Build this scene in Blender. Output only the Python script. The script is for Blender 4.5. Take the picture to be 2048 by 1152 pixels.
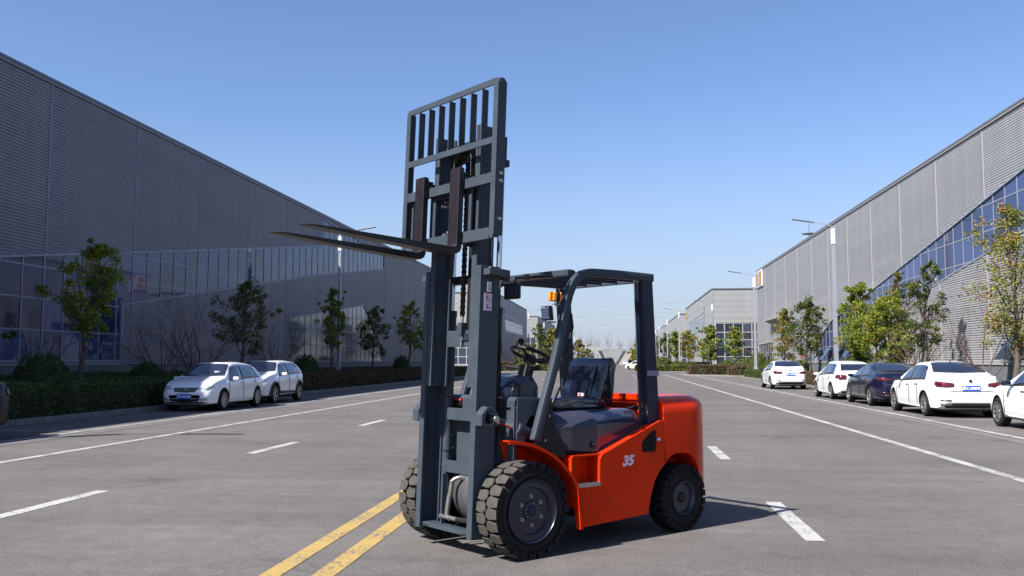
import bpy, bmesh, math, random
from mathutils import Vector, Matrix
from mathutils.bvhtree import BVHTree
R = math.radians
random.seed(7)
sc = bpy.context.scene
for o in list(bpy.data.objects): bpy.data.objects.remove(o)

# ------------------------------------------------------------------ camera, sky, sun, exposure
CAM_H, FPX = 1.43, 1842.27
cd = bpy.data.cameras.new('camera'); cam = bpy.data.objects.new('camera', cd)
sc.collection.objects.link(cam); sc.camera = cam
cam.location = (0, 0, CAM_H)
cam.rotation_euler = (R(90 + 4.5312), 0, R(6.5135))
cd.sensor_width = 36; cd.lens = 36 * FPX / 2048; cd.clip_end = 4000; cd.clip_start = 0.1
cd.dof.use_dof = True; cd.dof.focus_distance = 7.3; cd.dof.aperture_fstop = 22.0

SUNV = Vector((.665, .70, -1.0)).normalized()          # direction the light travels
w = bpy.data.worlds.new('World'); sc.world = w; w.use_nodes = True
nt = w.node_tree; nt.nodes.clear()
sky = nt.nodes.new('ShaderNodeTexSky'); sky.sky_type = 'NISHITA'; sky.sun_disc = False
sky.sun_elevation = math.asin(-SUNV.z)
sky.sun_rotation = math.atan2(-SUNV.x, -SUNV.y)
sky.altitude = 0; sky.air_density = 1.0; sky.dust_density = 0.8; sky.ozone_density = 3.2
bg = nt.nodes.new('ShaderNodeBackground'); bg.inputs[1].default_value = 0.055
wo = nt.nodes.new('ShaderNodeOutputWorld')
tcw = nt.nodes.new('ShaderNodeTexCoord'); sx = nt.nodes.new('ShaderNodeSeparateXYZ'); hz = nt.nodes.new('ShaderNodeMapRange'); hz.interpolation_type = 'SMOOTHSTEP'
hz.inputs[1].default_value = -.05; hz.inputs[2].default_value = .27; hz.inputs[3].default_value = .92; hz.inputs[4].default_value = 0   # pale violet-blue haze band all round the horizon
hm = nt.nodes.new('ShaderNodeMix'); hm.data_type = 'RGBA'; hm.inputs[7].default_value = (3.95, 4.45, 5.55, 1)
nt.links.new(tcw.outputs['Generated'], sx.inputs[0]); nt.links.new(sx.outputs[2], hz.inputs[0]); nt.links.new(hz.outputs[0], hm.inputs[0])
tint = nt.nodes.new('ShaderNodeMix'); tint.data_type = 'RGBA'; tint.blend_type = 'MULTIPLY'; tint.inputs[0].default_value = 1; tint.inputs[7].default_value = (1.08, 1.14, 1.33, 1)   # urban autumn air, bluer than the model sky
nt.links.new(sky.outputs[0], tint.inputs[6]); nt.links.new(tint.outputs[2], hm.inputs[6]); nt.links.new(hm.outputs[2], bg.inputs[0]); nt.links.new(bg.outputs[0], wo.inputs[0])
sl = bpy.data.lights.new('sun', 'SUN'); sl.energy = 5.0; sl.angle = R(.53); sl.color = (1, .95, .88)
sun = bpy.data.objects.new('sun', sl); sc.collection.objects.link(sun)
sun.rotation_euler = SUNV.to_track_quat('-Z', 'Y').to_euler()
sc.render.engine = 'CYCLES'
vs = sc.view_settings; vs.view_transform = 'Standard'; vs.look = 'None'; vs.gamma = 1; vs.use_curve_mapping = False
vs.exposure = 1.26
sc.cycles.max_bounces = 7; sc.cycles.transparent_max_bounces = 8

# ------------------------------------------------------------------ helpers
C = sc.collection
def link(o): C.objects.link(o); return o
def empty(name, label, cat, loc=(0, 0, 0), rz=0, group=None):
    o = link(bpy.data.objects.new(name, None)); o.location = loc; o.rotation_euler = (0, 0, rz)
    o.empty_display_size = .2
    return tag(o, label, cat, group)
def tag(o, label=None, cat=None, group=None, kind=None):
    if label: o['label'] = label
    if cat: o['category'] = cat
    if group: o['group'] = group
    if kind: o['kind'] = kind
    return o
def mobj(name, me, parent=None, mat=None):
    o = link(bpy.data.objects.new(name, me))
    if mat is not None and not me.materials: me.materials.append(mat)
    if parent: o.parent = parent
    return o
def copy_tree(o, parent=None):
    c = o.copy(); C.objects.link(c)
    if parent: c.parent = parent
    for ch in o.children: copy_tree(ch, c)
    return c
def relabel(o, label, cat=None):
    o['label'] = label
    if cat: o['category'] = cat
    return o

class MB:
    def __init__(s): s.v = []; s.f = []; s.m = []
    def add(s, vs, fs, mi=0):
        n = len(s.v); s.v += [tuple(p) for p in vs]; s.f += [tuple(i + n for i in f) for f in fs]; s.m += [mi] * len(fs); return s
    def box(s, x0, x1, y0, y1, z0, z1, mi=0):
        x0, x1 = sorted((x0, x1)); y0, y1 = sorted((y0, y1)); z0, z1 = sorted((z0, z1))
        return s.add([(x, y, z) for z in (z0, z1) for x, y in ((x0, y0), (x1, y0), (x1, y1), (x0, y1))],
                     [(3, 2, 1, 0), (4, 5, 6, 7), (0, 1, 5, 4), (1, 2, 6, 5), (2, 3, 7, 6), (3, 0, 4, 7)], mi)
    def prism(s, poly, axis, a0, a1, mi=0):
        # poly: 2-D points in the remaining two axes in order (x,y,z minus axis)
        def P(p, a):
            return (a, p[0], p[1]) if axis == 'x' else (p[0], a, p[1]) if axis == 'y' else (p[0], p[1], a)
        n = len(poly)
        ar = sum(poly[i][0] * poly[(i + 1) % n][1] - poly[(i + 1) % n][0] * poly[i][1] for i in range(n))
        if (ar > 0) == (axis == 'y'): poly = poly[::-1]
        if a0 > a1: a0, a1 = a1, a0
        s.add([P(p, a0) for p in poly] + [P(p, a1) for p in poly],
              [tuple(range(n))[::-1], tuple(range(n, 2 * n))] + [(i, (i + 1) % n, n + (i + 1) % n, n + i) for i in range(n)], mi)
        return s
    def tube(s, pts, r, n=10, cap=True, mi=0):
        pts = [Vector(p) for p in pts]; rs = r if isinstance(r, (list, tuple)) else [r] * len(pts)
        base = len(s.v); prev = None
        for i, p in enumerate(pts):
            d = (pts[min(i + 1, len(pts) - 1)] - pts[max(i - 1, 0)]).normalized()
            if prev is None:
                a = Vector((0, 0, 1)) if abs(d.z) < .9 else Vector((1, 0, 0)); u = d.cross(a).normalized()
            else: u = (prev - d * prev.dot(d)).normalized()
            prev = u; v = d.cross(u)
            for k in range(n):
                t = 2 * math.pi * k / n; s.v.append(tuple(p + (u * math.cos(t) + v * math.sin(t)) * rs[i]))
        for i in range(len(pts) - 1):
            for k in range(n):
                a = base + i * n + k; b = base + i * n + (k + 1) % n
                s.f.append((a, b, b + n, a + n)); s.m.append(mi)
        if cap:
            s.f.append(tuple(base + k for k in range(n))[::-1]); s.m.append(mi)
            e = base + (len(pts) - 1) * n; s.f.append(tuple(e + k for k in range(n))); s.m.append(mi)
        return s
    def sweep_rect(s, pts, w, d, side=(0, 1, 0), mi=0):
        # rectangular bar along pts; w along side vector, d perpendicular
        pts = [Vector(p) for p in pts]; sd = Vector(side); base = len(s.v)
        for i, p in enumerate(pts):
            t = (pts[min(i + 1, len(pts) - 1)] - pts[max(i - 1, 0)]).normalized(); n = t.cross(sd).normalized()
            for a, b in ((-1, -1), (1, -1), (1, 1), (-1, 1)):
                s.v.append(tuple(p + sd * (a * w / 2) + n * (b * d / 2)))
        for i in range(len(pts) - 1):
            for k in range(4):
                a = base + i * 4 + k; b = base + i * 4 + (k + 1) % 4
                s.f.append((a, b, b + 4, a + 4)); s.m.append(mi)
        e = base + (len(pts) - 1) * 4
        s.f += [(base + 3, base + 2, base + 1, base), (e, e + 1, e + 2, e + 3)]; s.m += [mi, mi]
        return s
    def lathe(s, prof, c=(0, 0, 0), axis='y', n=32, mi=0, close=False):
        # prof: (a, r) a along axis
        base = len(s.v); m = len(prof)
        for a, r in prof:
            for k in range(n):
                t = 2 * math.pi * k / n; p, q = r * math.cos(t), r * math.sin(t)
                v = {'y': (p, a, q), 'x': (a, p, q), 'z': (p, q, a)}[axis]
                s.v.append((v[0] + c[0], v[1] + c[1], v[2] + c[2]))
        for i in range(m - 1 + (1 if close else 0)):
            for k in range(n):
                a = base + i * n + k; b = base + i * n + (k + 1) % n; a2 = base + ((i + 1) % m) * n + k; b2 = base + ((i + 1) % m) * n + (k + 1) % n
                s.f.append((a, b, b2, a2) if axis == 'y' else (a, a2, b2, b)); s.m.append(mi)
        if not close:
            s.f.append(tuple(base + k for k in range(n))); s.m.append(mi)
            e = base + (m - 1) * n; s.f.append(tuple(e + k for k in range(n))[::-1]); s.m.append(mi)
        return s
    def xf(s, M):
        s.v = [tuple(M @ Vector(p)) for p in s.v]; return s
    def mesh(s, name, mats, smooth=None, fix=False, bevel=0, seg=2):
        me = bpy.data.meshes.new(name); me.from_pydata(s.v, [], s.f)
        for m in (mats if isinstance(mats, (list, tuple)) else [mats]): me.materials.append(m)
        if any(s.m): me.polygons.foreach_set('material_index', s.m)
        if fix or bevel:
            bm = bmesh.new(); bm.from_mesh(me)
            bmesh.ops.remove_doubles(bm, verts=bm.verts, dist=1e-5)
            bmesh.ops.recalc_face_normals(bm, faces=bm.faces)
            if bevel:
                es = [e for e in bm.edges if len(e.link_faces) == 2 and e.calc_face_angle(0) > .5]
                bmesh.ops.bevel(bm, geom=es, offset=bevel, segments=seg, affect='EDGES', clamp_overlap=True, profile=.5)
            bm.to_mesh(me); bm.free()
        if smooth is not None:
            me.polygons.foreach_set('use_smooth', [True] * len(me.polygons)); me.set_sharp_from_angle(angle=R(smooth))
        me.update(); return me
    def obj(s, name, mats, parent=None, smooth=None, fix=False, bevel=0, seg=2):
        return mobj(name, s.mesh(name, mats, smooth, fix, bevel, seg), parent)

def lerp(a, b, t): return a + (b - a) * t
def interp(keys, x, smooth=True):
    if x <= keys[0][0]: return keys[0][1]
    if x >= keys[-1][0]: return keys[-1][1]
    for i in range(len(keys) - 1):
        if keys[i][0] <= x <= keys[i + 1][0]:
            x0, y0 = keys[i]; x1, y1 = keys[i + 1]; h = x1 - x0; t = (x - x0) / h
            if not smooth: return lerp(y0, y1, t)
            def sl(k):
                if k <= 0 or k >= len(keys) - 1: return None
                a = (keys[k][1] - keys[k - 1][1]) / (keys[k][0] - keys[k - 1][0]); b = (keys[k + 1][1] - keys[k][1]) / (keys[k + 1][0] - keys[k][0])
                return 0 if a * b <= 0 else 2 * a * b / (a + b)
            d = (y1 - y0) / h; m0 = sl(i); m1 = sl(i + 1)
            m0 = d if m0 is None else m0; m1 = d if m1 is None else m1
            return (2*t**3-3*t*t+1)*y0 + (t**3-2*t*t+t)*h*m0 + (-2*t**3+3*t*t)*y1 + (t**3-t*t)*h*m1

# ------------------------------------------------------------------ materials
def mat(name, col, rough=.6, metal=0, var=0, vscale=3., bump=0, bscale=60., coat=0, spec=.5, emit=None, trans=0, detail=4, rvar=0, tint=None, objvar=0, streak=0, alpha=None, coord='Object', stretch=None):
    m = bpy.data.materials.new(name); m.use_nodes = True; t = m.node_tree; b = t.nodes['Principled BSDF']
    b.inputs['Base Color'].default_value = (*col, 1); b.inputs['Roughness'].default_value = rough
    b.inputs['Metallic'].default_value = metal; b.inputs['Specular IOR Level'].default_value = spec
    b.inputs['Coat Weight'].default_value = coat; b.inputs['Coat Roughness'].default_value = .05
    if tint: b.inputs['Specular Tint'].default_value = (*tint, 1)
    if trans: b.inputs['Transmission Weight'].default_value = trans
    if emit: b.inputs['Emission Color'].default_value = (*emit[0], 1); b.inputs['Emission Strength'].default_value = emit[1]
    tc = t.nodes.new('ShaderNodeTexCoord'); src = tc.outputs[coord]
    if stretch:
        mp = t.nodes.new('ShaderNodeMapping'); mp.inputs['Scale'].default_value = stretch; t.links.new(src, mp.inputs[0]); src = mp.outputs[0]
    if var or rvar:
        n = t.nodes.new('ShaderNodeTexNoise'); n.inputs['Scale'].default_value = vscale; n.inputs['Detail'].default_value = detail
        t.links.new(src, n.inputs['Vector'])
        if var:
            cr = t.nodes.new('ShaderNodeValToRGB'); cr.color_ramp.elements[0].position = .3; cr.color_ramp.elements[1].position = .7
            cr.color_ramp.elements[0].color = (*[c * (1 - var) for c in col], 1); cr.color_ramp.elements[1].color = (*[min(1, c * (1 + var)) for c in col], 1)
            t.links.new(n.outputs['Fac'], cr.inputs[0]); t.links.new(cr.outputs[0], b.inputs['Base Color'])
        if rvar:
            mr = t.nodes.new('ShaderNodeMapRange'); mr.inputs[3].default_value = rough - rvar; mr.inputs[4].default_value = rough + rvar
            t.links.new(n.outputs['Fac'], mr.inputs[0]); t.links.new(mr.outputs[0], b.inputs['Roughness'])
    if objvar or streak:   # every panel or pane has its own tone; rain streaks run down the sheet metal
        lk = b.inputs['Base Color'].links; sck = lk[0].from_socket if lk else None
        vm = t.nodes.new('ShaderNodeVectorMath'); vm.operation = 'SCALE'
        if sck: t.links.new(sck, vm.inputs[0])
        else: vm.inputs[0].default_value = col
        oi = t.nodes.new('ShaderNodeObjectInfo'); m1 = t.nodes.new('ShaderNodeMapRange'); m1.inputs[3].default_value = 1 - objvar; m1.inputs[4].default_value = 1 + objvar
        t.links.new(oi.outputs['Random'], m1.inputs[0]); fac = m1.outputs[0]
        if streak:
            mp2 = t.nodes.new('ShaderNodeMapping'); mp2.inputs['Scale'].default_value = (2.2, 2.2, .12); nz = t.nodes.new('ShaderNodeTexNoise'); nz.inputs['Scale'].default_value = 1.5; nz.inputs['Detail'].default_value = 6
            t.links.new(tc.outputs['Object'], mp2.inputs[0]); t.links.new(mp2.outputs[0], nz.inputs['Vector'])
            m2 = t.nodes.new('ShaderNodeMapRange'); m2.inputs[1].default_value = .35; m2.inputs[2].default_value = .65; m2.inputs[3].default_value = 1 - streak; m2.inputs[4].default_value = 1 + streak * .5; t.links.new(nz.outputs['Fac'], m2.inputs[0])
            mm = t.nodes.new('ShaderNodeMath'); mm.operation = 'MULTIPLY'; t.links.new(fac, mm.inputs[0]); t.links.new(m2.outputs[0], mm.inputs[1]); fac = mm.outputs[0]
        t.links.new(fac, vm.inputs['Scale']); t.links.new(vm.outputs[0], b.inputs['Base Color'])
    if bump:
        n2 = t.nodes.new('ShaderNodeTexNoise'); n2.inputs['Scale'].default_value = bscale; n2.inputs['Detail'].default_value = 3
        t.links.new(src, n2.inputs['Vector'])
        bp = t.nodes.new('ShaderNodeBump'); bp.inputs['Strength'].default_value = bump; bp.inputs['Distance'].default_value = .01
        t.links.new(n2.outputs['Fac'], bp.inputs['Height']); t.links.new(bp.outputs[0], b.inputs['Normal'])
    return m
def leafmat(name, c1, c2, c3=None, rough=.55, p3=.9, trans=.25):
    m = bpy.data.materials.new(name); m.use_nodes = True; t = m.node_tree; b = t.nodes['Principled BSDF']
    g = t.nodes.new('ShaderNodeNewGeometry'); cr = t.nodes.new('ShaderNodeValToRGB')
    cr.color_ramp.elements[0].color = (*c1, 1); cr.color_ramp.elements[1].color = (*c2, 1); cr.color_ramp.elements[1].position = .8
    if c3: e = cr.color_ramp.elements.new(p3); e.color = (*c3, 1)
    n = t.nodes.new('ShaderNodeTexNoise'); n.inputs['Scale'].default_value = 1.3; tc = t.nodes.new('ShaderNodeTexCoord')
    t.links.new(tc.outputs['Object'], n.inputs['Vector'])
    mx = t.nodes.new('ShaderNodeMath'); mx.operation = 'MULTIPLY_ADD'; mx.inputs[1].default_value = .62
    sb = t.nodes.new('ShaderNodeMath'); sb.operation = 'MULTIPLY_ADD'; sb.inputs[1].default_value = 1.3; sb.inputs[2].default_value = -.45
    t.links.new(n.outputs['Fac'], sb.inputs[0])
    t.links.new(g.outputs['Random Per Island'], mx.inputs[0]); t.links.new(sb.outputs[0], mx.inputs[2])
    t.links.new(mx.outputs[0], cr.inputs[0]); t.links.new(cr.outputs[0], b.inputs['Base Color'])
    b.inputs['Roughness'].default_value = rough; b.inputs['Specular IOR Level'].default_value = .35
    tr = t.nodes.new('ShaderNodeBsdfTranslucent'); t.links.new(cr.outputs[0], tr.inputs[0])
    ms = t.nodes.new('ShaderNodeMixShader'); ms.inputs[0].default_value = trans
    t.links.new(b.outputs[0], ms.inputs[1]); t.links.new(tr.outputs[0], ms.inputs[2])
    t.links.new(ms.outputs[0], t.nodes['Material Output'].inputs[0])
    return m

def asphalt_mat():
    m = bpy.data.materials.new('asphalt'); m.use_nodes = True; t = m.node_tree; b = t.nodes['Principled BSDF']
    tc = t.nodes.new('ShaderNodeTexCoord'); N = t.nodes.new; L = t.links.new
    def noise(scale, det, stretch=(1, 1, 1), rot=0, dist=0):
        mp = N('ShaderNodeMapping'); mp.inputs['Scale'].default_value = stretch; mp.inputs['Rotation'].default_value = (0, 0, rot)
        n = N('ShaderNodeTexNoise'); n.inputs['Scale'].default_value = scale; n.inputs['Detail'].default_value = det; n.inputs['Distortion'].default_value = dist
        L(tc.outputs['Object'], mp.inputs[0]); L(mp.outputs[0], n.inputs['Vector']); return n.outputs['Fac']
    def mul(a, lo, hi, prev, f0=.3, f1=.7):
        mr = N('ShaderNodeMapRange'); mr.inputs[1].default_value = f0; mr.inputs[2].default_value = f1; mr.inputs[3].default_value = lo; mr.inputs[4].default_value = hi
        L(a, mr.inputs[0]); mm = N('ShaderNodeVectorMath'); mm.operation = 'SCALE'; L(prev, mm.inputs[0]); L(mr.outputs[0], mm.inputs['Scale']); return mm.outputs[0]
    rgb = N('ShaderNodeRGB'); rgb.outputs[0].default_value = (.105, .0965, .0935, 1)
    c = mul(noise(.35, 3), .86, 1.12, rgb.outputs[0])
    c = mul(noise(1.1, 4, (.22, 1, 1), R(-8), .6), .90, 1.08, c)          # arcs swept by tyres
    c = mul(noise(1.6, 5, (.16, 1.3, 1), R(14), 1.2), .92, 1.06, c)
    c = mul(noise(2.3, 4, (1, .05, 1), R(0), .2), .96, 1.04, c)
    c = mul(noise(70, 2), .70, 1.30, c)
    v = N('ShaderNodeTexVoronoi'); v.inputs['Scale'].default_value = 130; L(tc.outputs['Object'], v.inputs['Vector'])
    c = mul(v.outputs['Color'], .74, 1.24, c, 0, 1)
    n3 = noise(.8, 6, (1, 1, 1), 0, .3); c = mul(n3, 1.0, .70, c, .62, .74)  # darker oily patches
    # thin wandering cracks and darker sealed joints
    vc = N('ShaderNodeTexVoronoi'); vc.feature = 'DISTANCE_TO_EDGE'; vc.inputs['Scale'].default_value = .23; vc.inputs['Randomness'].default_value = 1
    wn = N('ShaderNodeTexNoise'); wn.inputs['Scale'].default_value = 1.6; wn.inputs['Detail'].default_value = 6; wv = N('ShaderNodeVectorMath'); wv.operation = 'MULTIPLY_ADD'; wv.inputs[1].default_value = (1.1, 1.1, 0)
    L(tc.outputs['Object'], wn.inputs['Vector']); L(wn.outputs['Color'], wv.inputs[0]); L(tc.outputs['Object'], wv.inputs[2]); L(wv.outputs[0], vc.inputs['Vector'])
    c = mul(vc.outputs['Distance'], .80, 1.0, c, 0, .0035)
    c = mul(noise(5.5, 5, (1, 1, 1), 0, .4), .90, 1.09, c)
    c = mul(noise(3.2, 3, (.07, 1.6, 1), R(-22), 1.6), 1.0, .90, c, .55, .75)
    L(c, b.inputs['Base Color']); b.inputs['Roughness'].default_value = .85; b.inputs['Specular IOR Level'].default_value = .22
    bp = N('ShaderNodeBump'); bp.inputs['Strength'].default_value = .5; bp.inputs['Distance'].default_value = .004
    L(v.outputs['Distance'], bp.inputs['Height']); L(bp.outputs[0], b.inputs['Normal'])
    return m
def paint_mat(name, col, wear=.55):
    m = bpy.data.materials.new(name); m.use_nodes = True; t = m.node_tree; b = t.nodes['Principled BSDF']; N = t.nodes.new; L = t.links.new
    tc = N('ShaderNodeTexCoord'); n = N('ShaderNodeTexNoise'); n.inputs['Scale'].default_value = 26; n.inputs['Detail'].default_value = 8; n.inputs['Roughness'].default_value = .7
    n2 = N('ShaderNodeTexNoise'); n2.inputs['Scale'].default_value = 2.2; n2.inputs['Detail'].default_value = 4
    L(tc.outputs['Object'], n.inputs['Vector']); L(tc.outputs['Object'], n2.inputs['Vector'])
    a = N('ShaderNodeMath'); a.operation = 'MULTIPLY_ADD'; a.inputs[1].default_value = .5; L(n2.outputs['Fac'], a.inputs[0]); L(n.outputs['Fac'], a.inputs[2])
    cr = N('ShaderNodeValToRGB'); cr.color_ramp.elements[0].position = wear + .02; cr.color_ramp.elements[1].position = wear + .14
    cr.color_ramp.elements[0].color = (.098, .091, .086, 1); cr.color_ramp.elements[1].color = (*col, 1)
    L(a.outputs[0], cr.inputs[0]); L(cr.outputs[0], b.inputs['Base Color']); b.inputs['Roughness'].default_value = .75
    return m

M = dict(
    asphalt=asphalt_mat(),
    white_line=paint_mat('white_road_paint', (0.3162, 0.3162, 0.3109), .610), yellow_line=paint_mat('yellow_road_paint', (0.3089, 0.2106, 0.0608), .600),
    faded_line=paint_mat('faded_road_paint', (0.3680, 0.3600, 0.3520), .60),
    kerb=mat('kerb_stone', (0.1530, 0.1485, 0.1440), .85, var=.2, vscale=5, bump=.3), gutter=mat('gutter_concrete', (0.1073, 0.0998, 0.0957), .85, var=.15, vscale=4),
    soil=mat('planting_soil', (.07, .055, .035), .95, var=.4, vscale=6, bump=.6, bscale=20), lawn=mat('lawn', (0.0300, 0.0420, 0.0120), .9, var=.4, vscale=8, bump=.8, bscale=40),
    slate=mat('slate_blue_enamel', (.037, .047, .061), .46, spec=.22, var=.10, vscale=7, bump=.05, bscale=30, rvar=.08),
    slate2=mat('dark_slate_enamel', (.015, .018, .034), .42, spec=.3, var=.07, vscale=9, bump=.03, bscale=20),
    navy=mat('navy_enamel', (0.0140, 0.0155, 0.0290), .30, var=.1, vscale=8, spec=.5),
    orange=mat('orange_red_enamel', (.54, .024, .003), .28, var=.04, vscale=3, bump=.012, bscale=8, spec=.35, tint=(1, .22, .08), rvar=.06),
    black=mat('black_plastic', (.007, .007, .009), .45, spec=.3, var=.2, vscale=20), hood=mat('grey_hood_plastic', (.030, .030, .048), .15, coat=.3, var=.06, vscale=12, bump=.025, bscale=200, spec=.55),
    rubber=mat('black_rubber', (.0075, .007, .008), .80, spec=.25, var=.3, vscale=25, bump=.15, bscale=80), tread=mat('dusty_tread_rubber', (.043, .040, .034), .9, var=.28, vscale=30, bump=.3, bscale=70),
    forkm=mat('black_fork_steel', (.0115, .0090, .0110), .42, metal=.2, var=.35, vscale=12, bump=.1), chain=mat('oiled_chain', (.03, .022, .018), .4, metal=.7, var=.3, vscale=90),
    chrome=mat('chrome_rod', (.55, .56, .58), .12, metal=1), steel=mat('zinc_steel', (0.3840, 0.3760, 0.3600), .35, metal=.9, var=.15, vscale=60),
    greycast=mat('grey_axle_casting', (0.0564, 0.0542, 0.0608), .4, var=.1, vscale=10), white=mat('white_sticker', (0.5270, 0.4930, 0.5780), .5), red=mat('red_print', (.5, .03, .03), .5),
    ink=mat('black_print', (.008, .008, .008), .6, spec=.1), bluewhite=mat('pale_lettering', (0.5100, 0.5100, 0.6120), .5),
    seat=mat('navy_vinyl_in_film', (.004, .005, .014), .20, coat=1.0, bump=.75, bscale=16, spec=.6, detail=8),
    film=None,
    amber=mat('amber_lens', (.90, .22, .005), .12, bump=1.5, bscale=55, var=.35, vscale=45, emit=((1, .22, .0), .04), coat=.6), led=mat('led_lens', (.30, .32, .50), .12, bump=.4, bscale=90, coat=.5),
    clad_shaded=mat('shade_darkened_cladding', (0.1886, 0.1840, 0.2208), .50, metal=.1, var=.05, vscale=.6, rvar=.06, objvar=.05, streak=.08), clad_r=mat('silver_metal_cladding', (0.3360, 0.3360, 0.3510), .48, metal=.1, var=.05, vscale=.7, objvar=.04, streak=.07),  # left cladding has the shade of its wall darkened into the colour
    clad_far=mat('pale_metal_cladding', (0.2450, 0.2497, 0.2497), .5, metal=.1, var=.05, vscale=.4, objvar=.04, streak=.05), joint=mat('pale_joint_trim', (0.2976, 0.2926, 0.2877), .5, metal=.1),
    jointd=mat('grey_joint_trim', (.20, .20, .25), .5, metal=.2), frame=mat('aluminium_mullion', (0.2720, 0.2856, 0.3400), .4, metal=.4), frame_shaded=mat('shade_darkened_mullion', (.17, .19, .26), .4, metal=.2), cap=mat('dark_parapet_cap', (0.1400, 0.1400, 0.1610), .5, metal=.3),  # left building's mullions: aluminium frame tone darkened to paint in the shade there
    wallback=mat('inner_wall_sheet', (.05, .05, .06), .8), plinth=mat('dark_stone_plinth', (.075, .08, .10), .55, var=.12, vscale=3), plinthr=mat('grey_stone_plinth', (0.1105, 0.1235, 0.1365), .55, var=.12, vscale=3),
    glass=mat('blue_tinted_glass', (.026, .040, .105), .03, bump=.05, bscale=.9, spec=.32, detail=2, objvar=.45), glass2=mat('dark_window_glass', (.03, .04, .06), .05, bump=.05, bscale=1.4, spec=.8, objvar=.5),
    glass3=mat('pale_reflecting_glass', (.10, .12, .16), .10, spec=1.0, metal=.2, objvar=.5), roof=mat('roof_membrane', (0.1500, 0.1500, 0.1560), .8), beige=mat('cream_wall_panel', (0.2604, 0.2511, 0.2232), .7, var=.04),
    carwhite=mat('white_car_paint', (.70, .70, .71), .22, coat=.8, var=.01, bump=.008, bscale=3), cardark=mat('dark_blue_car_paint', (.005, .006, .020), .12, coat=.6, spec=.4), carblack=mat('dark_grey_car_paint', (.006, .005, .008), .35, spec=.12),
    carglass=mat('dark_car_glass', (.012, .015, .030), .04, coat=.6, spec=.9, bump=.02, bscale=2), carbk=mat('black_car_trim', (.012, .012, .014), .5), tail=mat('red_tail_lamp', (.075, .003, .006), .12, coat=1, bump=.3, bscale=40),
    headl=mat('headlamp_glass', (.42, .45, .47), .08, metal=.4, coat=1, bump=.6, bscale=22), alloy=mat('alloy_wheel', (0.3150, 0.3075, 0.3000), .3, metal=.8), platem=mat('blue_number_plate', (0.0105, 0.0630, 0.3850), .35), plate_t=mat('plate_lettering', (.72, .75, .85), .4),
    pole=mat('pale_grey_pole', (0.2309, 0.2467, 0.2834), .4, metal=.1), polewhite=mat('white_pole_box', (0.5040, 0.5040, 0.5180), .4), gold=mat('gold_sign', (0.2976, 0.1584, 0.0288), .4), darkred=mat('dark_red_sign', (0.0900, 0.0120, 0.0240), .5),
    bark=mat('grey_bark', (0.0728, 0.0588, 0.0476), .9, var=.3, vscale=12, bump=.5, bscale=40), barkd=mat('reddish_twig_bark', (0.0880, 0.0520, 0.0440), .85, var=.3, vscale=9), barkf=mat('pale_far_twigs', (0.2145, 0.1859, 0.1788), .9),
    maple=leafmat('maple_leaves', (.040, .078, .008), (.200, .245, .022), (.26, .11, .025), p3=.97), orange_leaf=leafmat('turning_leaves', (.062, .098, .012), (.215, .200, .030), (.30, .115, .045), p3=.80),
    magnolia=leafmat('magnolia_leaves', (0.0132, 0.0300, 0.0060), (0.0720, 0.0900, 0.0132), (0.2400, 0.1560, 0.0300), .32, .97, .12), bush=leafmat('bush_leaves', (0.0248, 0.0465, 0.0062), (0.1054, 0.1240, 0.0136), None, .5),
    hedge=leafmat('hedge_leaves', (0.0210, 0.0413, 0.0075), (0.0638, 0.0975, 0.0150), (0.1125, 0.0900, 0.0225), .5, .95), redhedge=leafmat('red_hedge_leaves', (0.0306, 0.0340, 0.0095), (0.1020, 0.0578, 0.0306), (0.1428, 0.0510, 0.0306), .5, .9),
    hedgecore=mat('hedge_core', (.026, .036, .010), .95, var=.4, vscale=8), yellow_leaf=leafmat('yellow_leaves', (0.0720, 0.0780, 0.0120), (0.2040, 0.1500, 0.0240), None),
)
# ------------------------------------------------------------------ forklift
FX, FY, FA = -1.0692, 7.1983, 3.9307
fork = empty('forklift', 'orange and slate grey forklift truck with raised forks standing on the open road', 'forklift', (FX, FY, 0), FA)
TILT = R(2.4); PX = Vector((1, 0, 0)); 
def MF(p):
    u, y, wv = p; return (0.366 + u * math.cos(TILT) - wv * math.sin(TILT), y, u * math.sin(TILT) + wv * math.cos(TILT))
def mastobj(mb, name, mats, parent=fork, **k):
    mb.v = [MF(p) for p in mb.v]; return mb.obj(name, mats, parent, **k)

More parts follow.
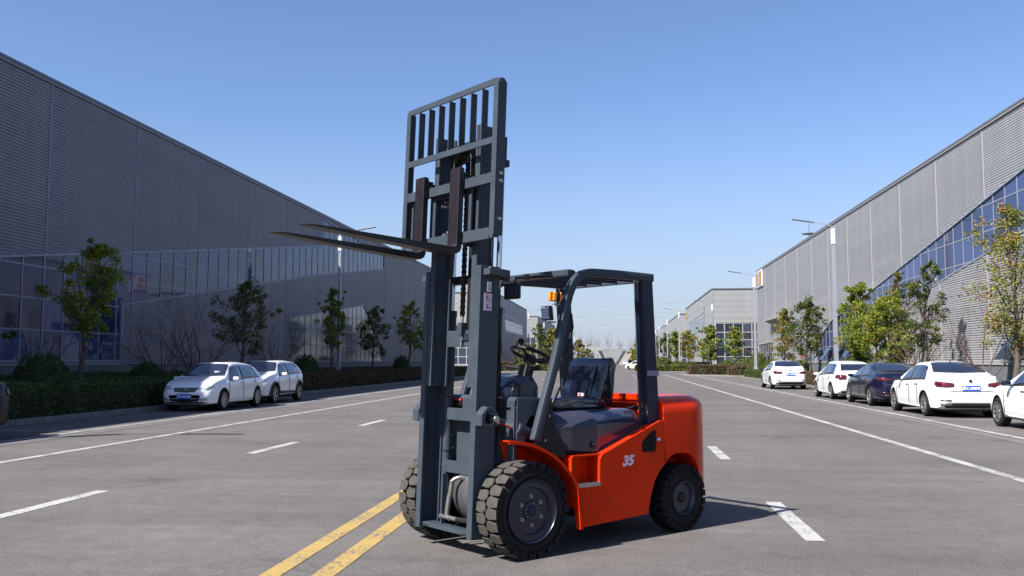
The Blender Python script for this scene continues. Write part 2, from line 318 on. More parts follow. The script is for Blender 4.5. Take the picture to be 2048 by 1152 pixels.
def build_wheel(name, r, wd, rimr, nblk, dish, front):
    root = link(bpy.data.objects.new(name, None)); root.parent = fork; root.empty_display_size = .1
    h = wd / 2; rb = r - .028
    t = MB(); t.lathe([(-h * .8, rimr), (-h, rimr + .02), (-h, rb - .045), (-h * .93, rb - .01), (-h * .8, rb), (h * .8, rb), (h * .93, rb - .01), (h, rb - .04), (h + .004, rb - .05), (h + .002, rb - .06), (h + .004, rimr + .03), (h * .9, rimr), ], n=72, close=True)
    t.obj('tyre', M['rubber'], root, smooth=40)
    p = 2 * math.pi / nblk
    outer = [(-.43, .62), (-.46, .20), (-.16, .02), (.20, .02), (.46, .26), (.42, .62), (.36, 1.0), (-.36, 1.0)]
    me_blocks = []
    for sgn in (1, -1):
        b = MB(); n = len(outer); vs = []; tm_ = M['tread'] if nblk == 24 else M['rubber']
        for (rr, sh) in ((rb - .012, 1.0), (r - .004, 1.0), (r, .90)):
            for s, q in outer:
                s2 = s * sh; q2 = .5 + (q - .5) * (sh if sh < 1 else 1); a = s2 * p * 1.0
                rad = rr - ((.013 if nblk == 24 else .008) if q > .9 and rr < r - .01 else (.004 if q > .9 else 0))
                vs.append((rad * math.sin(a), sgn * (q2 * h * 1.0 + (.004 if q > .9 and sh == 1 else 0)), rad * math.cos(a)))
        fs = []
        for l in range(2):
            for i in range(n): fs.append((l * n + i, l * n + (i + 1) % n, (l + 1) * n + (i + 1) % n, (l + 1) * n + i))
        fs.append(tuple(2 * n + i for i in range(n)))
        if sgn < 0: fs = [f[::-1] for f in fs]
        b.add(vs, [f[::-1] for f in fs]); me_ = b.mesh('tread_block', tm_, fix=True); me_.materials.append(M['rubber'])
        for pl_ in me_.polygons:
            c_ = pl_.center; rr_ = math.hypot(c_.x, c_.z)
            if sum(pl_.normal[k_] * (c_.x / rr_, 0, c_.z / rr_)[k_] for k_ in range(3)) < .6: pl_.material_index = 1
        me_blocks.append(me_)
    for i in range(nblk):
        for k, me in enumerate(me_blocks):
            o = mobj('tread_block', me, root); o.rotation_euler = (0, p * (i + .5 * k) + .02 * math.sin(i * 5.1), 0)
    e = h
    if front:
        rm = MB().lathe([(e - .05, rimr - .004), (e - .004, rimr), (e + .004, rimr - .002), (e + .004, rimr - .008), (e - .006, rimr - .013), (e - .016, rimr - .022), (e - .020, rimr - .045), (e - .014, rimr - .058), (e - .030, rimr - .066), (e - .030, .035), (e - .030, .001)], n=64)
        rm.obj('rim', M['navy'], root, smooth=35)
        d0 = e - .030
        hub = MB().lathe([(d0 - .01, .070), (d0 + .006, .070), (d0 + .010, .066), (d0 + .010, .040), (d0 + .022, .036), (d0 + .026, .028), (d0 + .024, .012), (d0 + .026, .008), (d0 + .026, .001)], n=40); hub.obj('hub', M['slate2'], root, smooth=35)
        def nut(rad, ang, s, hh):
            b = MB(); cx, cz = rad * math.cos(ang), rad * math.sin(ang)
            b.lathe([(d0, s * 1.25), (d0 + .004, s * 1.25)], (cx, 0, cz), n=16); b.lathe([(d0 + .004, s), (d0 + .004 + hh, s)], (cx, 0, cz), n=6); b.lathe([(d0 + .004 + hh, s * .55), (d0 + .012 + hh, s * .5)], (cx, 0, cz), n=12)
            return b
        for k in range(6): nut(.103, R(28 + 60 * k), .0125, .012).obj('wheel_nut', M['steel'], root, smooth=30)
        for k in range(12):
            c = R(15 + 30 * k); MB().lathe([(d0 + .009, .0055), (d0 + .017, .0055), (d0 + .019, .003)], (.054 * math.cos(c), 0, .054 * math.sin(c)), n=8).obj('hub_bolt', M['steel'], root, smooth=30)
    else:
        rm = MB().lathe([(e - .03, rimr), (e - .002, rimr), (e + .004, rimr - .004), (e + .002, rimr - .009), (e - .008, rimr - .016), (e - .03, rimr - .024), (e - .055, rimr - .035), (e - .066, rimr - .05), (e - .066, .001)], n=56)
        rm.obj('rim', M['navy'], root, smooth=35); d0 = e - .066
        MB().lathe([(d0 - .01, .052), (d0 + .03, .048), (d0 + .045, .040), (d0 + .055, .032), (d0 + .055, .001)], n=32).obj('hub', M['black'], root, smooth=35)
        for k in range(6):
            a = R(60 * k + 10); MB().lathe([(d0, .010), (d0 + .012, .010), (d0 + .018, .006)], (.078 * math.cos(a), 0, .078 * math.sin(a)), n=6).obj('wheel_nut', M['steel'], root, smooth=30)
    return root
LUG = [.022]
fw = build_wheel('front_wheel', .352, .228, .230, 24, 0, True); fw.location = (0, .525, .346)
fw2 = copy_tree(fw, fork); fw2.location = (0, -.525, .346); fw2.rotation_euler = (0, 0, math.pi)
rw_ = build_wheel('rear_wheel', .282, .175, .143, 25, 1, False); rw_.location = (-1.71, .495, .280)
rw2 = copy_tree(rw_, fork); rw2.location = (-1.71, -.495, .280); rw2.rotation_euler = (0, 0, math.pi)

# --- mast
for s in (1, -1):
    o = MB()
    poly = [(0, .31), (0, .372), (-.185, .372), (-.185, .30), (-.165, .30), (-.165, .352), (-.022, .352), (-.022, .31)]
    o.prism([(p[0], s * p[1]) for p in poly], 'z', .105, 2.11)
    mastobj(o, 'outer_mast_rail', M['slate'], bevel=.002, seg=1)
    o = MB(); poly = [(0, .245), (0, .306), (-.018, .306), (-.018, .286), (-.140, .286), (-.140, .306), (-.160, .306), (-.160, .235), (-.140, .235), (-.140, .268), (-.018, .268), (-.018, .245)]
    o.prism([(p[0] - .004, s * p[1]) for p in poly], 'z', 1.20, 3.20)
    mastobj(o, 'inner_mast_rail', M['slate'], bevel=.002, seg=1)
    # lift cylinder with barrel, rod and cap
    cy = MB().tube([(-.222, s * .302, .20), (-.222, s * .302, 1.80)], .040, 20); c1 = mastobj(cy, 'lift_cylinder', M['slate'], smooth=40)
    cy = MB().tube([(-.222, s * .302, 1.80), (-.222, s * .302, 2.93)], .021, 16); mastobj(cy, 'piston_rod', M['chrome'], c1, smooth=40)
    for zz in (.33, .69, 1.76): mastobj(MB().tube([(-.222, s * .302, zz), (-.222, s * .302, zz + (.012 if zz < 1 else .05))], .044, 20), 'barrel_collar', M['slate2'], c1, smooth=40)
    mastobj(MB().box(-.262, -.180, s * .27, s * .345, 2.90, 2.955), 'rod_cap', M['slate2'], c1, bevel=.006)
    mastobj(MB().box(-.25, -.16, s * .245, s * .32, 3.02, 3.14).box(-.25, -.21, s * .27, s * .32, 2.95, 3.03), 'rod_bracket', M['slate2'], bevel=.004)
    # top stop bracket of the outer mast (rounded plate wrapping the rail)
    pl = [(-.02, .376), (-.02, .455), (-.15, .462), (-.225, .44), (-.270, .38), (-.270, .25), (-.205, .25), (-.205, .376)]
    mastobj(MB().prism([(p[0], s * p[1]) for p in pl], 'z', 2.035, 2.085), 'top_bracket', M['slate'], bevel=.004)
    mastobj(MB().tube([(-.07, s * .376, 2.06), (-.07, s * .395, 2.10)], .012, 8), 'bracket_bolt', M['steel'], smooth=30)
    # roller seen between the rails
    mastobj(MB().tube([(-.055, s * .312, 1.94), (-.055, s * .345, 1.94)], .047, 24), 'mast_roller', M['steel'], bevel=.003)
    # foot plate / lower stop
    mastobj(MB().box(-.19, -.03, s * .22, s * .315, .118, .140), 'rail_foot', M['slate'], bevel=.002, seg=1)
# cross members
for (z0, z1, nm) in ((.118, .150, 'bottom_tie'), (.53, .625, 'cross_plate'), (.940, 1.035, 'cross_plate')):
    mastobj(MB().box(-.205 if nm != 'bottom_tie' else -.15, -.189 if nm != 'bottom_tie' else -.03, -.352, .352, z0, z1), nm, M['slate'], bevel=.002, seg=1)
mastobj(MB().box(-.27, -.21, -.35, .35, 2.02, 2.085), 'top_tie', M['slate2'], bevel=.003)
mastobj(MB().box(-.158, -.142, -.245, .245, 1.512, 1.640), 'inner_cross_plate', M['slate'], bevel=.002, seg=1)
mastobj(MB().box(-.17, -.13, -.30, .30, 3.05, 3.12), 'inner_top_tie', M['slate2'], bevel=.003)
mastobj(MB().box(-.12, -.06, -.245, .245, 3.085, 3.115), 'sprocket_beam', M['slate2'], bevel=.003)
# folded plate in front of the axle, hydraulic tee pipe and fittings
mastobj(MB().prism([(-.13, .13), (-.09, .13), (-.09, .53), (-.13, .53)], 'y', -.16, -.146), 'upright_plate', M['slate'], bevel=.002)
pip = mastobj(MB().tube([(-.10, -.15, .205), (-.10, .05, .205)], .017, 12).tube([(-.10, -.085, .20), (-.10, -.083, .26)], .020, 12), 'tee_fitting', M['steel'], smooth=40)
mastobj(MB().tube([(-.10, -.165, .205), (-.10, -.145, .205)], .024, 6).tube([(-.10, -.055, .205), (-.10, -.035, .205)], .023, 6), 'union_nut', M['steel'], pip, smooth=20)
mastobj(MB().tube([(-.10, -.082, .262), (-.105, -.07, .36), (-.108, -.062, .385)], .020, 12), 'hose_ferrule', M['steel'], pip, smooth=40)
hb = MB(); pts = [(-.108, -.062 + .02 * t / 10, .385 + .012 * t) for t in range(0, 9)] + [(-.125, -.03, .50), (-.16, -.005, .515), (-.20, .02, .50)]
hb.tube(pts, .017, 10)
for t in range(9): hb.tube([(-.108, -.062 + .002 * t, .385 + .012 * t), (-.108, -.061 + .002 * t, .391 + .012 * t)], .021, 10)
mastobj(hb, 'braided_hose', M['steel'], pip, smooth=50)
mastobj(MB().tube([(-.10, .05, .205), (-.105, .15, .207), (-.12, .30, .215)], .020, 12), 'rubber_hose', M['rubber'], pip, smooth=50)
# chains and sprockets
def link_chain(pts):
    b = MB(); L = 0; pts = [Vector(p) for p in pts]
    tot = sum((pts[i + 1] - pts[i]).length for i in range(len(pts) - 1)); n = int(tot / .0225)
    for k in range(n):
        d = (k + .5) * tot / n
        for i in range(len(pts) - 1):
            l = (pts[i + 1] - pts[i]).length
            if d <= l or i == len(pts) - 2: q = pts[i].lerp(pts[i + 1], min(1, d / l)); t = (pts[i + 1] - pts[i]).normalized(); break
            d -= l
        wide = .021 if k % 2 else .015
        nrm = Vector((0, 1, 0)); a = t * .0145; c = t.cross(nrm) * .0105
        for off in (-1, -.33, .33, 1):
            o = q + nrm * (off * wide); e = nrm * .0016
            ring = [a * .9 + c * .55, a * .5 + c, -a * .5 + c, -a * .9 + c * .55, -a * .9 - c * .55, -a * .5 - c, a * .5 - c, a * .9 - c * .55]
            b.add([tuple(o + r_ - e) for r_ in ring] + [tuple(o + r_ + e) for r_ in ring], [tuple(range(8))[::-1], tuple(range(8, 16))] + [(i, (i + 1) % 8, 8 + (i + 1) % 8, 8 + i) for i in range(8)])
    return b
for yc in (-.020, .195):
    arc = [(-.075 + .052 * math.cos(t), yc, 3.005 + .052 * math.sin(t)) for t in [R(a) for a in range(0, 181, 20)]]
    ch = link_chain([(-.023, yc, 2.72)] + arc + [(-.127, yc, 1.745)]); ch.v = [MF(p) for p in ch.v]
    ch.obj('lift_chain', M['chain'], fork)
    mastobj(MB().lathe([(yc - .026, .044), (yc - .026, .056), (yc - .020, .056), (yc - .018, .046), (yc + .018, .046), (yc + .020, .056), (yc + .026, .056), (yc + .026, .044), (yc + .026, .030), (yc + .022, .028), (yc + .022, .014), (yc + .030, .012), (yc + .030, .001)], (-.075, 0, 3.005), n=36), 'chain_sprocket', M['chain'], smooth=30)
    mastobj(MB().box(-.15, -.10, yc - .028, yc + .028, 1.60, 1.70), 'chain_anchor_block', M['slate'], bevel=.003)
    mastobj(MB().tube([(-.127, yc, 1.70), (-.127, yc, 1.75)], .012, 10), 'chain_anchor_pin', M['steel'], smooth=30)
    mastobj(MB().tube([(-.127, yc, 1.56), (-.127, yc, 1.60)], .016, 6).tube([(-.127, yc, 1.50), (-.127, yc, 1.56)], .008, 8), 'anchor_nut', M['steel'], smooth=30)
mastobj(MB().box(-.19, -.13, -.04, .24, 1.56, 1.615), 'anchor_beam', M['slate2'], bevel=.003)
mastobj(MB().tube([(-.165, .0, 1.62), (-.165, .0, 2.6), (-.16, .01, 2.99)], .011, 8).tube([(-.165, .025, 1.62), (-.165, .025, 2.6), (-.16, .03, 2.99)], .011, 8), 'mast_hose', M['rubber'], smooth=50)

# --- carriage, backrest, forks
def notch_bar(y0, y1, z0, z1, u0, u1, step=.0715):
    pts = [(y0, z0)]; y = y0 + .03; top = [(y0, z1)]
    while y < y1 - .03:
        top += [(y, z1), (y + .002, z1 - .012), (y + .016, z1 - .012), (y + .018, z1)]; y += step * 1.6
    top.append((y1, z1)); return [(y0, z0), (y1, z0)] + top[::-1][:-1] + [(y0, z1)]
mastobj(MB().prism(notch_bar(-.565, .565, 2.690, 2.766, 0, 0), 'x', .045, .085), 'upper_fork_bar', M['slate'], bevel=.0015, seg=1)
mastobj(MB().prism([(-.562, 2.275), (.562, 2.275), (.562, 2.36), (-.562, 2.36)], 'x', .045, .085), 'lower_fork_bar', M['slate'], bevel=.002, seg=1)
for s in (1, -1):
    mastobj(MB().prism([(.025, 2.26), (.025, 2.78), (-.05, 2.82), (-.12, 2.80), (-.14, 2.70), (-.14, 2.33), (-.10, 2.25)], 'y', s * .212, s * .238), 'carriage_plate', M['slate2'], bevel=.003)
    mastobj(MB().box(.026, .043, s * .205, s * .278, 2.275, 2.766), 'carriage_stiffener', M['slate'], bevel=.002)
    for zz in (2.35, 2.70): mastobj(MB().tube([(-.075, s * .24, zz), (-.075, s * .266, zz)], .045, 20), 'carriage_roller', M['steel'], bevel=.003)
    mastobj(MB().box(-.02, .044, s * .527, s * .552, 2.30, 2.766), 'end_plate', M['slate'], bevel=.002)
    # backrest post with clipped corner at its foot
    mastobj(MB().prism([(s * .567, 2.36), (s * .567, 2.275 + .03), (s * .585, 2.275), (s * .605, 2.275), (s * .622, 2.31), (s * .622, 3.440), (s * .597, 3.472), (s * .567, 3.472)], 'x', .073, .087), 'backrest_post_face', M['slate'], bevel=.002, seg=1)
    mastobj(MB().prism([(.0720, 2.30), (.0720, 3.47), (.03, 3.47), (.005, 3.44), (.005, 2.30)], 'y', s * .608, s * .622), 'backrest_post', M['slate'], bevel=.002, seg=1)
    for zz in (2.42, 2.70, 2.755): mastobj(MB().tube([(.038, s * .6225, zz), (.038, s * .636, zz)], .013, 6), 'post_bolt', M['steel'])
mastobj(MB().box(.073, .087, -.566, .566, 3.424, 3.472), 'backrest_top_bar', M['slate'], bevel=.002, seg=1)
mastobj(MB().box(.02, .0715, -.597, .597, 3.458, 3.471), 'backrest_top_flange', M['slate'], bevel=.002, seg=1)
mastobj(MB().box(.073, .087, -.566, .566, 2.982, 3.032), 'backrest_middle_bar', M['slate'], bevel=.002, seg=1)
barme = None
for k in range(7):
    y = -.435 + .1432 * k
    b = MB().box(.028, .084, y - .004, y + .004, 3.0325, 3.4235); b.v = [MF(p) for p in b.v]; b.obj('backrest_bar', M['slate'], fork)
mastobj(MB().box(-.02, .043, -.20, .20, 2.66, 2.70).box(-.02, .043, -.20, .20, 2.30, 2.34), 'carriage_cross_plate', M['slate2'], bevel=.003)
mastobj(MB().tube([(.0, -.08, 2.36), (.045, -.075, 2.37)], .020, 20).tube([(.0, -.03, 2.37), (.045, -.02, 2.39)], .014, 10), 'chain_bolt_end', M['greycast'], smooth=40)
for yy, zz in ((-.09, 2.60), (-.09, 2.645), (-.13, 2.61)): mastobj(MB().tube([(.0, yy, zz), (.030, yy, zz)], .010, 8), 'hose_fitting', M['greycast'], smooth=40)
def forkm(yc):
    wd = .062; b = MB(); N = 26
    prof = []   # (u, z_top, z_bottom, half width)
    path = [(0.115, 2.848, .024)]
    # outline in the (u,z) plane, extruded in y, with tapered tip
    out_front = [(.140, 2.85), (.140, 2.24), (.150, 2.232)]
    Lb = 1.375
    # blade built as loft
    secs = [(.09, .0), (.11, .0)]
    b.prism([(.092, 2.83), (.097, 2.85), (.140, 2.85), (.142, 2.262), (.150, 2.246), (.165, 2.240), (.165, 2.188), (.130, 2.192), (.105, 2.208), (.092, 2.24)], 'y', yc - wd, yc + wd)
    xs = [.165 + (Lb - .165) * (i / N) for i in range(N + 1)]; v = []
    for x in xs:
        t = (x - .165) / (Lb - .165); zt = 2.240 + .020 * t; zb = 2.188 + (.060) * t ** 1.3; hw = wd * (1 if t < .86 else math.sqrt(max(.02, 1 - ((t - .86) / .145) ** 2)))
        if t > .97: zb = max(zb, zt - .012)
        zb = min(zb, zt - .008)
        v += [(x, yc - hw, zb), (x, yc + hw, zb), (x, yc + hw, zt), (x, yc - hw, zt)]
    f = [(3, 2, 1, 0), (4 * N, 4 * N + 1, 4 * N + 2, 4 * N + 3)]
    for i in range(N):
        for k in range(4): a = 4 * i + k; c = 4 * i + (k + 1) % 4; f.append((a, c, c + 4, a + 4))
    b.add(v, f); return b
for yc in (-.300, .184):
    fk = mastobj(forkm(yc), 'fork', M['forkm'], bevel=.005)
    mastobj(MB().box(.02, .09, yc - .045, yc + .045, 2.766, 2.80).box(.02, .044, yc - .045, yc + .045, 2.72, 2.80), 'fork_hook', M['forkm'], fk, bevel=.005)
    mastobj(MB().tube([(.066, yc, 2.80), (.066, yc, 2.835)], .014, 10).box(.045, .09, yc + .0, yc + .055, 2.80, 2.82), 'fork_latch', M['black'], fk, smooth=30)

# --- tilt cylinders
for s in (1, -1):
    p0 = Vector((.205, s * .428, .972)); d = (Vector((-.16, s * .440, .835)) - p0).normalized()
    ring = [(.300, 1.055), (.345, 1.00), (.350, .925), (.245, .918), (.205, .925), (.178, .965), (.19, 1.02), (.235, 1.06)]
    inner = [(.275, 1.025), (.300, .990), (.300, .955), (.262, .945), (.235, .955), (.225, .985), (.24, 1.02)]
    br = link(bpy.data.objects.new('tilt_bracket', None)); br.parent = fork
    sidep = [(.196, 1.03), (.235, 1.062), (.278, 1.062), (.332, 1.01), (.338, .925), (.255, .910), (.175, .925), (.165, .975)]
    # side cheeks with window: frame bars around an opening
    for y0, y1 in ((.376, .390), (.446, .460)):
        b = MB(); n = 7
        o2 = [sidep[i] for i in (0, 1, 2, 3, 4, 5, 6, 7)]
        i2 = [(.222, 1.012), (.243, 1.035), (.270, 1.035), (.302, 1.00), (.305, .945), (.262, .935), (.228, .95), (.216, .98)]
        vs = [(x, s * y0, z) for x, z in o2] + [(x, s * y0, z) for x, z in i2] + [(x, s * y1, z) for x, z in o2] + [(x, s * y1, z) for x, z in i2]
        f = []
        for i in range(8):
            j = (i + 1) % 8; f += [(i, j, 8 + j, 8 + i), (16 + i, 24 + i, 24 + j, 16 + j), (i, 16 + i, 16 + j, j), (8 + i, 8 + j, 24 + j, 24 + i)]
        b.add(vs, f); b.obj('bracket_cheek', M['slate'], br, fix=True, bevel=.004)
    MB().prism([(.322, .93), (.340, .925), (.334, 1.01), (.282, 1.066), (.272, 1.052), (.316, 1.0)], 'y', s * .3905, s * .4455).obj('bracket_bridge', M['slate'], br, bevel=.004)
    MB().tube([(.205, s * .385, .972), (.205, s * .476, .972)], .024, 20).obj('pivot_pin', M['steel'], br, bevel=.003)
    MB().tube([(.190, s * .461, .945), (.190, s * .472, .945)], .011, 6).obj('pin_bolt', M['steel'], br)
    MB().lathe([(s * .405, .040), (s * .440, .040)], (.205, 0, .972), n=28).obj('rod_eye', M['navy'], br, fix=True, bevel=.004)
    cyl = MB().tube([p0 + d * .235, p0 + d * .72], .048, 24).obj('tilt_cylinder', M['slate2'], fork, smooth=40)
    MB().tube([p0 + d * .03, p0 + d * .26], .019, 16).obj('piston_rod', M['chrome'], cyl, smooth=40)
    MB().tube([p0 + d * .215, p0 + d * .245], .055, 24).obj('gland_nut', M['slate'], cyl, bevel=.003)
    MB().tube([p0 + d * .03, p0 + d * .10], .028, 16).obj('rod_end', M['navy'], cyl, smooth=40)

# --- front axle, drive casing
MB().lathe([(-.41, .10), (-.30, .12), (-.22, .16), (-.12, .225), (-.02, .245), (.12, .245), (.20, .20), (.28, .13), (.41, .10)], (-.05, 0, .37), n=40).obj('drive_axle', M['greycast'], fork, smooth=60)
MB().box(-.55, -.08, -.30, .30, .25, .62).obj('gearbox', M['black'], fork, bevel=.02)
# --- chassis and body
side = [(-.485, .128), (-1.25, .160), (-1.285, .30), (-1.335, .42), (-1.40, .50), (-1.478, .560), (-1.446, .905), (-1.40, .905), (-.740, .672), (-.712, .640), (-.705, .445), (-.447, .425), (-.452, .30)]
for s in (1, -1):
    MB().prism(side, 'y', s * .575, s * .600).obj('side_panel', M['orange'], fork, fix=True, bevel=.004)
    # folded top lip that follows the slope
    MB().prism([(-1.446, .9055), (-.740, .6725), (-.45, .6725), (-.45, .660), (-.738, .660), (-1.446, .893)], 'y', s * .475, s * .5745).obj('sloping_top_lip', M['orange'], fork, fix=True)
    MB().box(-.712, -.445, s * .455, s * .465, .445, .6595).obj('step_back_plate', M['orange'], fork)
    MB().box(-.722, -.7125, s * .4655, s * .5745, .430, .6595).obj('step_rear_plate', M['orange'], fork)
    MB().box(-.4445, -.4350, s * .4655, s * .5745, .430, .6595).obj('step_front_plate', M['orange'], fork)
    st = MB().box(-.711, -.4455, s * .467, s * .604, .432, .440).box(-.711, -.4455, s * .595, s * .604, .4405, .462).obj('step_tread', M['steel'], fork)
    for i in range(9):
        for j in range(5): MB().lathe([(.440, .009), (.449, .007), (.451, .003)], (-.69 + i * .0275, s * (.482 + .024 * j), 0), axis='z', n=8).obj('grip_stud', M['steel'], st, smooth=30) if s > 0 else None
    # fender
    FT = (.235, .824) if s > 0 else (.13, .815)
    pth = [(-.452, .28), (-.440, .42), (-.400, .505), (-.33, .585), (-.235, .672), (-.10, .748), (.057, .803), FT]
    P = [(interp([(i, p[0]) for i, p in enumerate(pth)], t / 4), interp([(i, p[1]) for i, p in enumerate(pth)], t / 4)) for t in range(29)]
    b = MB(); n_ = len(P)
    for x, z in P:
        yi = .385 if x < -.12 else lerp(.385, .585, min(1, (x + .12) / .36)); b.v += [(x, s * yi, z - .004), (x, s * .65, z - .004), (x, s * .65, z + .004), (x, s * yi, z + .004)]
    for i in range(n_ - 1):
        for k in range(4): a_ = 4 * i + k; c_ = 4 * i + (k + 1) % 4; b.f.append((a_, c_, c_ + 4, a_ + 4)); b.m.append(0)
    b.f += [(3, 2, 1, 0), (4 * n_ - 4, 4 * n_ - 3, 4 * n_ - 2, 4 * n_ - 1)]; b.m += [0, 0]; b.obj('fender', M['orange'], fork, fix=True, smooth=30)
    b = MB(); b.sweep_rect([(x - .004, s * .6475, z - .010) for x, z in P], .007, .022); b.obj('fender_lip', M['orange'], fork, smooth=30)
    MB().prism([(-.455, .130), (-.485, .130), (-.455, .43), (-.438, .43), (-.445, .28)], 'y', s * .600, s * .651).obj('fender_skirt', M['orange'], fork, fix=True)
    MB().prism([(.0, .5), (-.45, .5), (-.45, .66), (-.25, .66), (-.1, .745), (.06, .80), (.1, .80)], 'y', s * .370, s * .378).obj('inner_fender', M['orange'], fork)
    # black cover plate beside the hood
    MB().prism([(-.235, .735), (-.10, .765), (-.115, .80), (-.245, 1.09), (-.29, 1.09), (-.307, .93), (-.36, .84), (-.418, .76), (-.43, .665), (-.34, .665)], 'y', s * .512, s * .520).obj('black_side_plate', M['black'], fork, fix=True, bevel=.002)
    for x, z in ((-.255, .98), (-.215, .80)): MB().lathe([(s * .520, .011), (s * .530, .009), (s * .532, .003)], (x, 0, z), n=12).obj('cover_screw', M['steel'], fork, fix=True)
MB().box(-1.45, -.30, -.44, .44, .18, .60).obj('chassis', M['black'], fork, bevel=.02)
MB().box(-.30, .10, -.38, .38, .36, .60).obj('front_frame', M['black'], fork, bevel=.02)
# fuel flap and its opening on the left panel
MB().prism([(-1.19, .660), (-1.335, .655), (-1.348, .675), (-1.348, .815), (-1.335, .835), (-1.285, .815), (-1.20, .755), (-1.182, .735), (-1.182, .672)], 'y', .5985, .6025).obj('grab_recess', M['ink'], fork, fix=True)
# counterweight
b = MB(); nn = 60
def cwring(inset, z, front=-1.452):
    pts = []
    for k in range(nn):
        t = k / nn
        # rounded outline: front straight, rear superellipse
    ys, xr = .600 - inset, -2.20 + inset
    pl = [(front, -ys), (front, ys)]
    for a in range(0, 91, 6):
        pl.append((-1.80 - (abs(xr) - 1.80) * math.sin(R(a)), .20 + (ys - .20) * math.cos(R(a))))
    for a in range(90, -1, -6):
        pl.append((-1.80 - (abs(xr) - 1.80) * math.sin(R(a)), -.20 - (ys - .20) * math.cos(R(a))))
    return [(x, y, z) for x, y in pl]
rings = [cwring(.05, .17), cwring(.012, .19), cwring(.0, .24), cwring(0, .60), cwring(0, .96), cwring(.004, 1.00), cwring(.018, 1.035), cwring(.045, 1.065), cwring(.09, 1.088), cwring(.15, 1.10), cwring(.24, 1.105)]
m_ = len(rings[0]); b.v = [p for r_ in rings for p in r_]
for i in range(len(rings) - 1):
    for k in range(m_): a = i * m_ + k; c = i * m_ + (k + 1) % m_; b.f.append((a, c, c + m_, a + m_))
b.f += [tuple(range(m_))[::-1], tuple((len(rings) - 1) * m_ + k for k in range(m_))]; b.m = [0] * len(b.f)
def boolean(me, cutters, name, mats):
    o = link(bpy.data.objects.new('tmp', me)); cs = []
    for cm in cutters:
        c = link(bpy.data.objects.new('cut', cm)); cs.append(c); md = o.modifiers.new('b', 'BOOLEAN'); md.operation = 'DIFFERENCE'; md.object = c; md.solver = 'EXACT'
        try: md.material_mode = 'TRANSFER'
        except Exception: pass
    dg = bpy.context.evaluated_depsgraph_get(); dg.update(); r = bpy.data.meshes.new_from_object(o.evaluated_get(dg)); r.name = name
    for x in [o] + cs: bpy.data.objects.remove(x)
    return r
cut = []
for s in (1, -1):
    ak = [(-1.30, .0), (-1.34, .30), (-1.40, .49), (-1.48, .575), (-1.60, .625), (-1.72, .622), (-1.82, .575), (-1.88, .50), (-1.915, .38), (-1.935, .18), (-1.94, .0)]
    arch = [(interp([(i, p[0]) for i, p in enumerate(ak)], t / 4), interp([(i, p[1]) for i, p in enumerate(ak)], t / 4)) for t in range(41)]
    cut.append(MB().prism(arch, 'y', s * .36, s * .80).mesh('c', M['orange'], fix=True))
cut.append(MB().box(-1.62, -1.40, -.36, .36, 1.036, 1.20).mesh('c', M['orange'], fix=True))
me = boolean(b.mesh('counterweight', M['orange'], fix=True), cut, 'counterweight', None)
me.polygons.foreach_set('use_smooth', [True] * len(me.polygons)); me.set_sharp_from_angle(angle=R(28))
cw = mobj('counterweight', me, fork)
MB().box(-1.66, -1.622, -.40, .40, 1.0, 1.103).obj('counterweight_ridge', M['orange'], fork, bevel=.006)
MB().box(-1.455, -1.30, -.45, .45, .90, .93).obj('radiator_deck', M['black'], fork)
# hood
b = MB(); st = [(-.285, .430, .965, .69), (-.30, .440, .99, .69), (-.33, .448, 1.0, .69), (-.735, .532, 1.0, .655), (-.765, .528, 1.0, .65), (-.80, .512, 1.0, .64), (-1.22, .500, 1.005, .64), (-1.31, .490, .985, .64), (-1.365, .475, .94, .64), (-1.41, .455, .86, .64)]
for x, yh, zt, zb in st:
    hp = [(yh - .03, zb), (yh, zb + .03), (yh, zt - .115), (yh - .012, zt - .095), (yh - .085, zt - .018), (yh - .115, zt - .004), (yh - .16, zt), (0, zt)]
    full = [(-y, z) for y, z in hp] + [(y, z) for y, z in hp[::-1][1:]]
    b.v += [(x, y, z) for y, z in full]
m_ = 15
for i in range(len(st) - 1):
    for k in range(m_): a = i * m_ + k; c = i * m_ + (k + 1) % m_; b.f.append((a, a + m_, c + m_, c))
b.f += [tuple(range(m_)), tuple((len(st) - 1) * m_ + k for k in range(m_))[::-1]]; b.m = [0] * len(b.f)
hd = b.obj('hood', M['hood'], fork, fix=True, smooth=24)
lt = MB().box(-.725, -.685, .5285, .5345, .712, .765).obj('hood_latch', M['black'], hd, bevel=.003)
MB().box(-.718, -.692, .5346, .538, .745, .750).obj('latch_lever', M['steel'], lt)
MB().prism([(-1.20, 1.005), (-1.33, 1.025), (-1.42, .985), (-1.42, .955), (-1.33, .99)], 'y', .40, .43).obj('hood_hinge', M['black'], fork, bevel=.004)
# seat under plastic film
seatr = link(bpy.data.objects.new('seat', None)); seatr.parent = fork
def cushion(pts_xz, y0, y1, name, rnd=.03, sub=True):
    me = MB().prism(pts_xz, 'y', y0, y1).mesh(name, M['seat'], fix=True)
    bm = bmesh.new(); bm.from_mesh(me); bmesh.ops.bevel(bm, geom=list(bm.edges), offset=rnd, segments=4, affect='EDGES', clamp_overlap=True, profile=.6)
    bmesh.ops.triangulate(bm, faces=[f for f in bm.faces if len(f.verts) > 4])
    bmesh.ops.subdivide_edges(bm, edges=[e for e in bm.edges if e.calc_length() > .08], cuts=3, use_grid_fill=True)
    for v in bm.verts:
        q = v.co; k = math.sin(q.x * 41 + q.z * 23 + q.y * 17) * math.sin(q.y * 37 - q.z * 29 + 1.3); v.co += v.normal * .006 * k
    bm.to_mesh(me); bm.free(); me.polygons.foreach_set('use_smooth', [True] * len(me.polygons)); return me
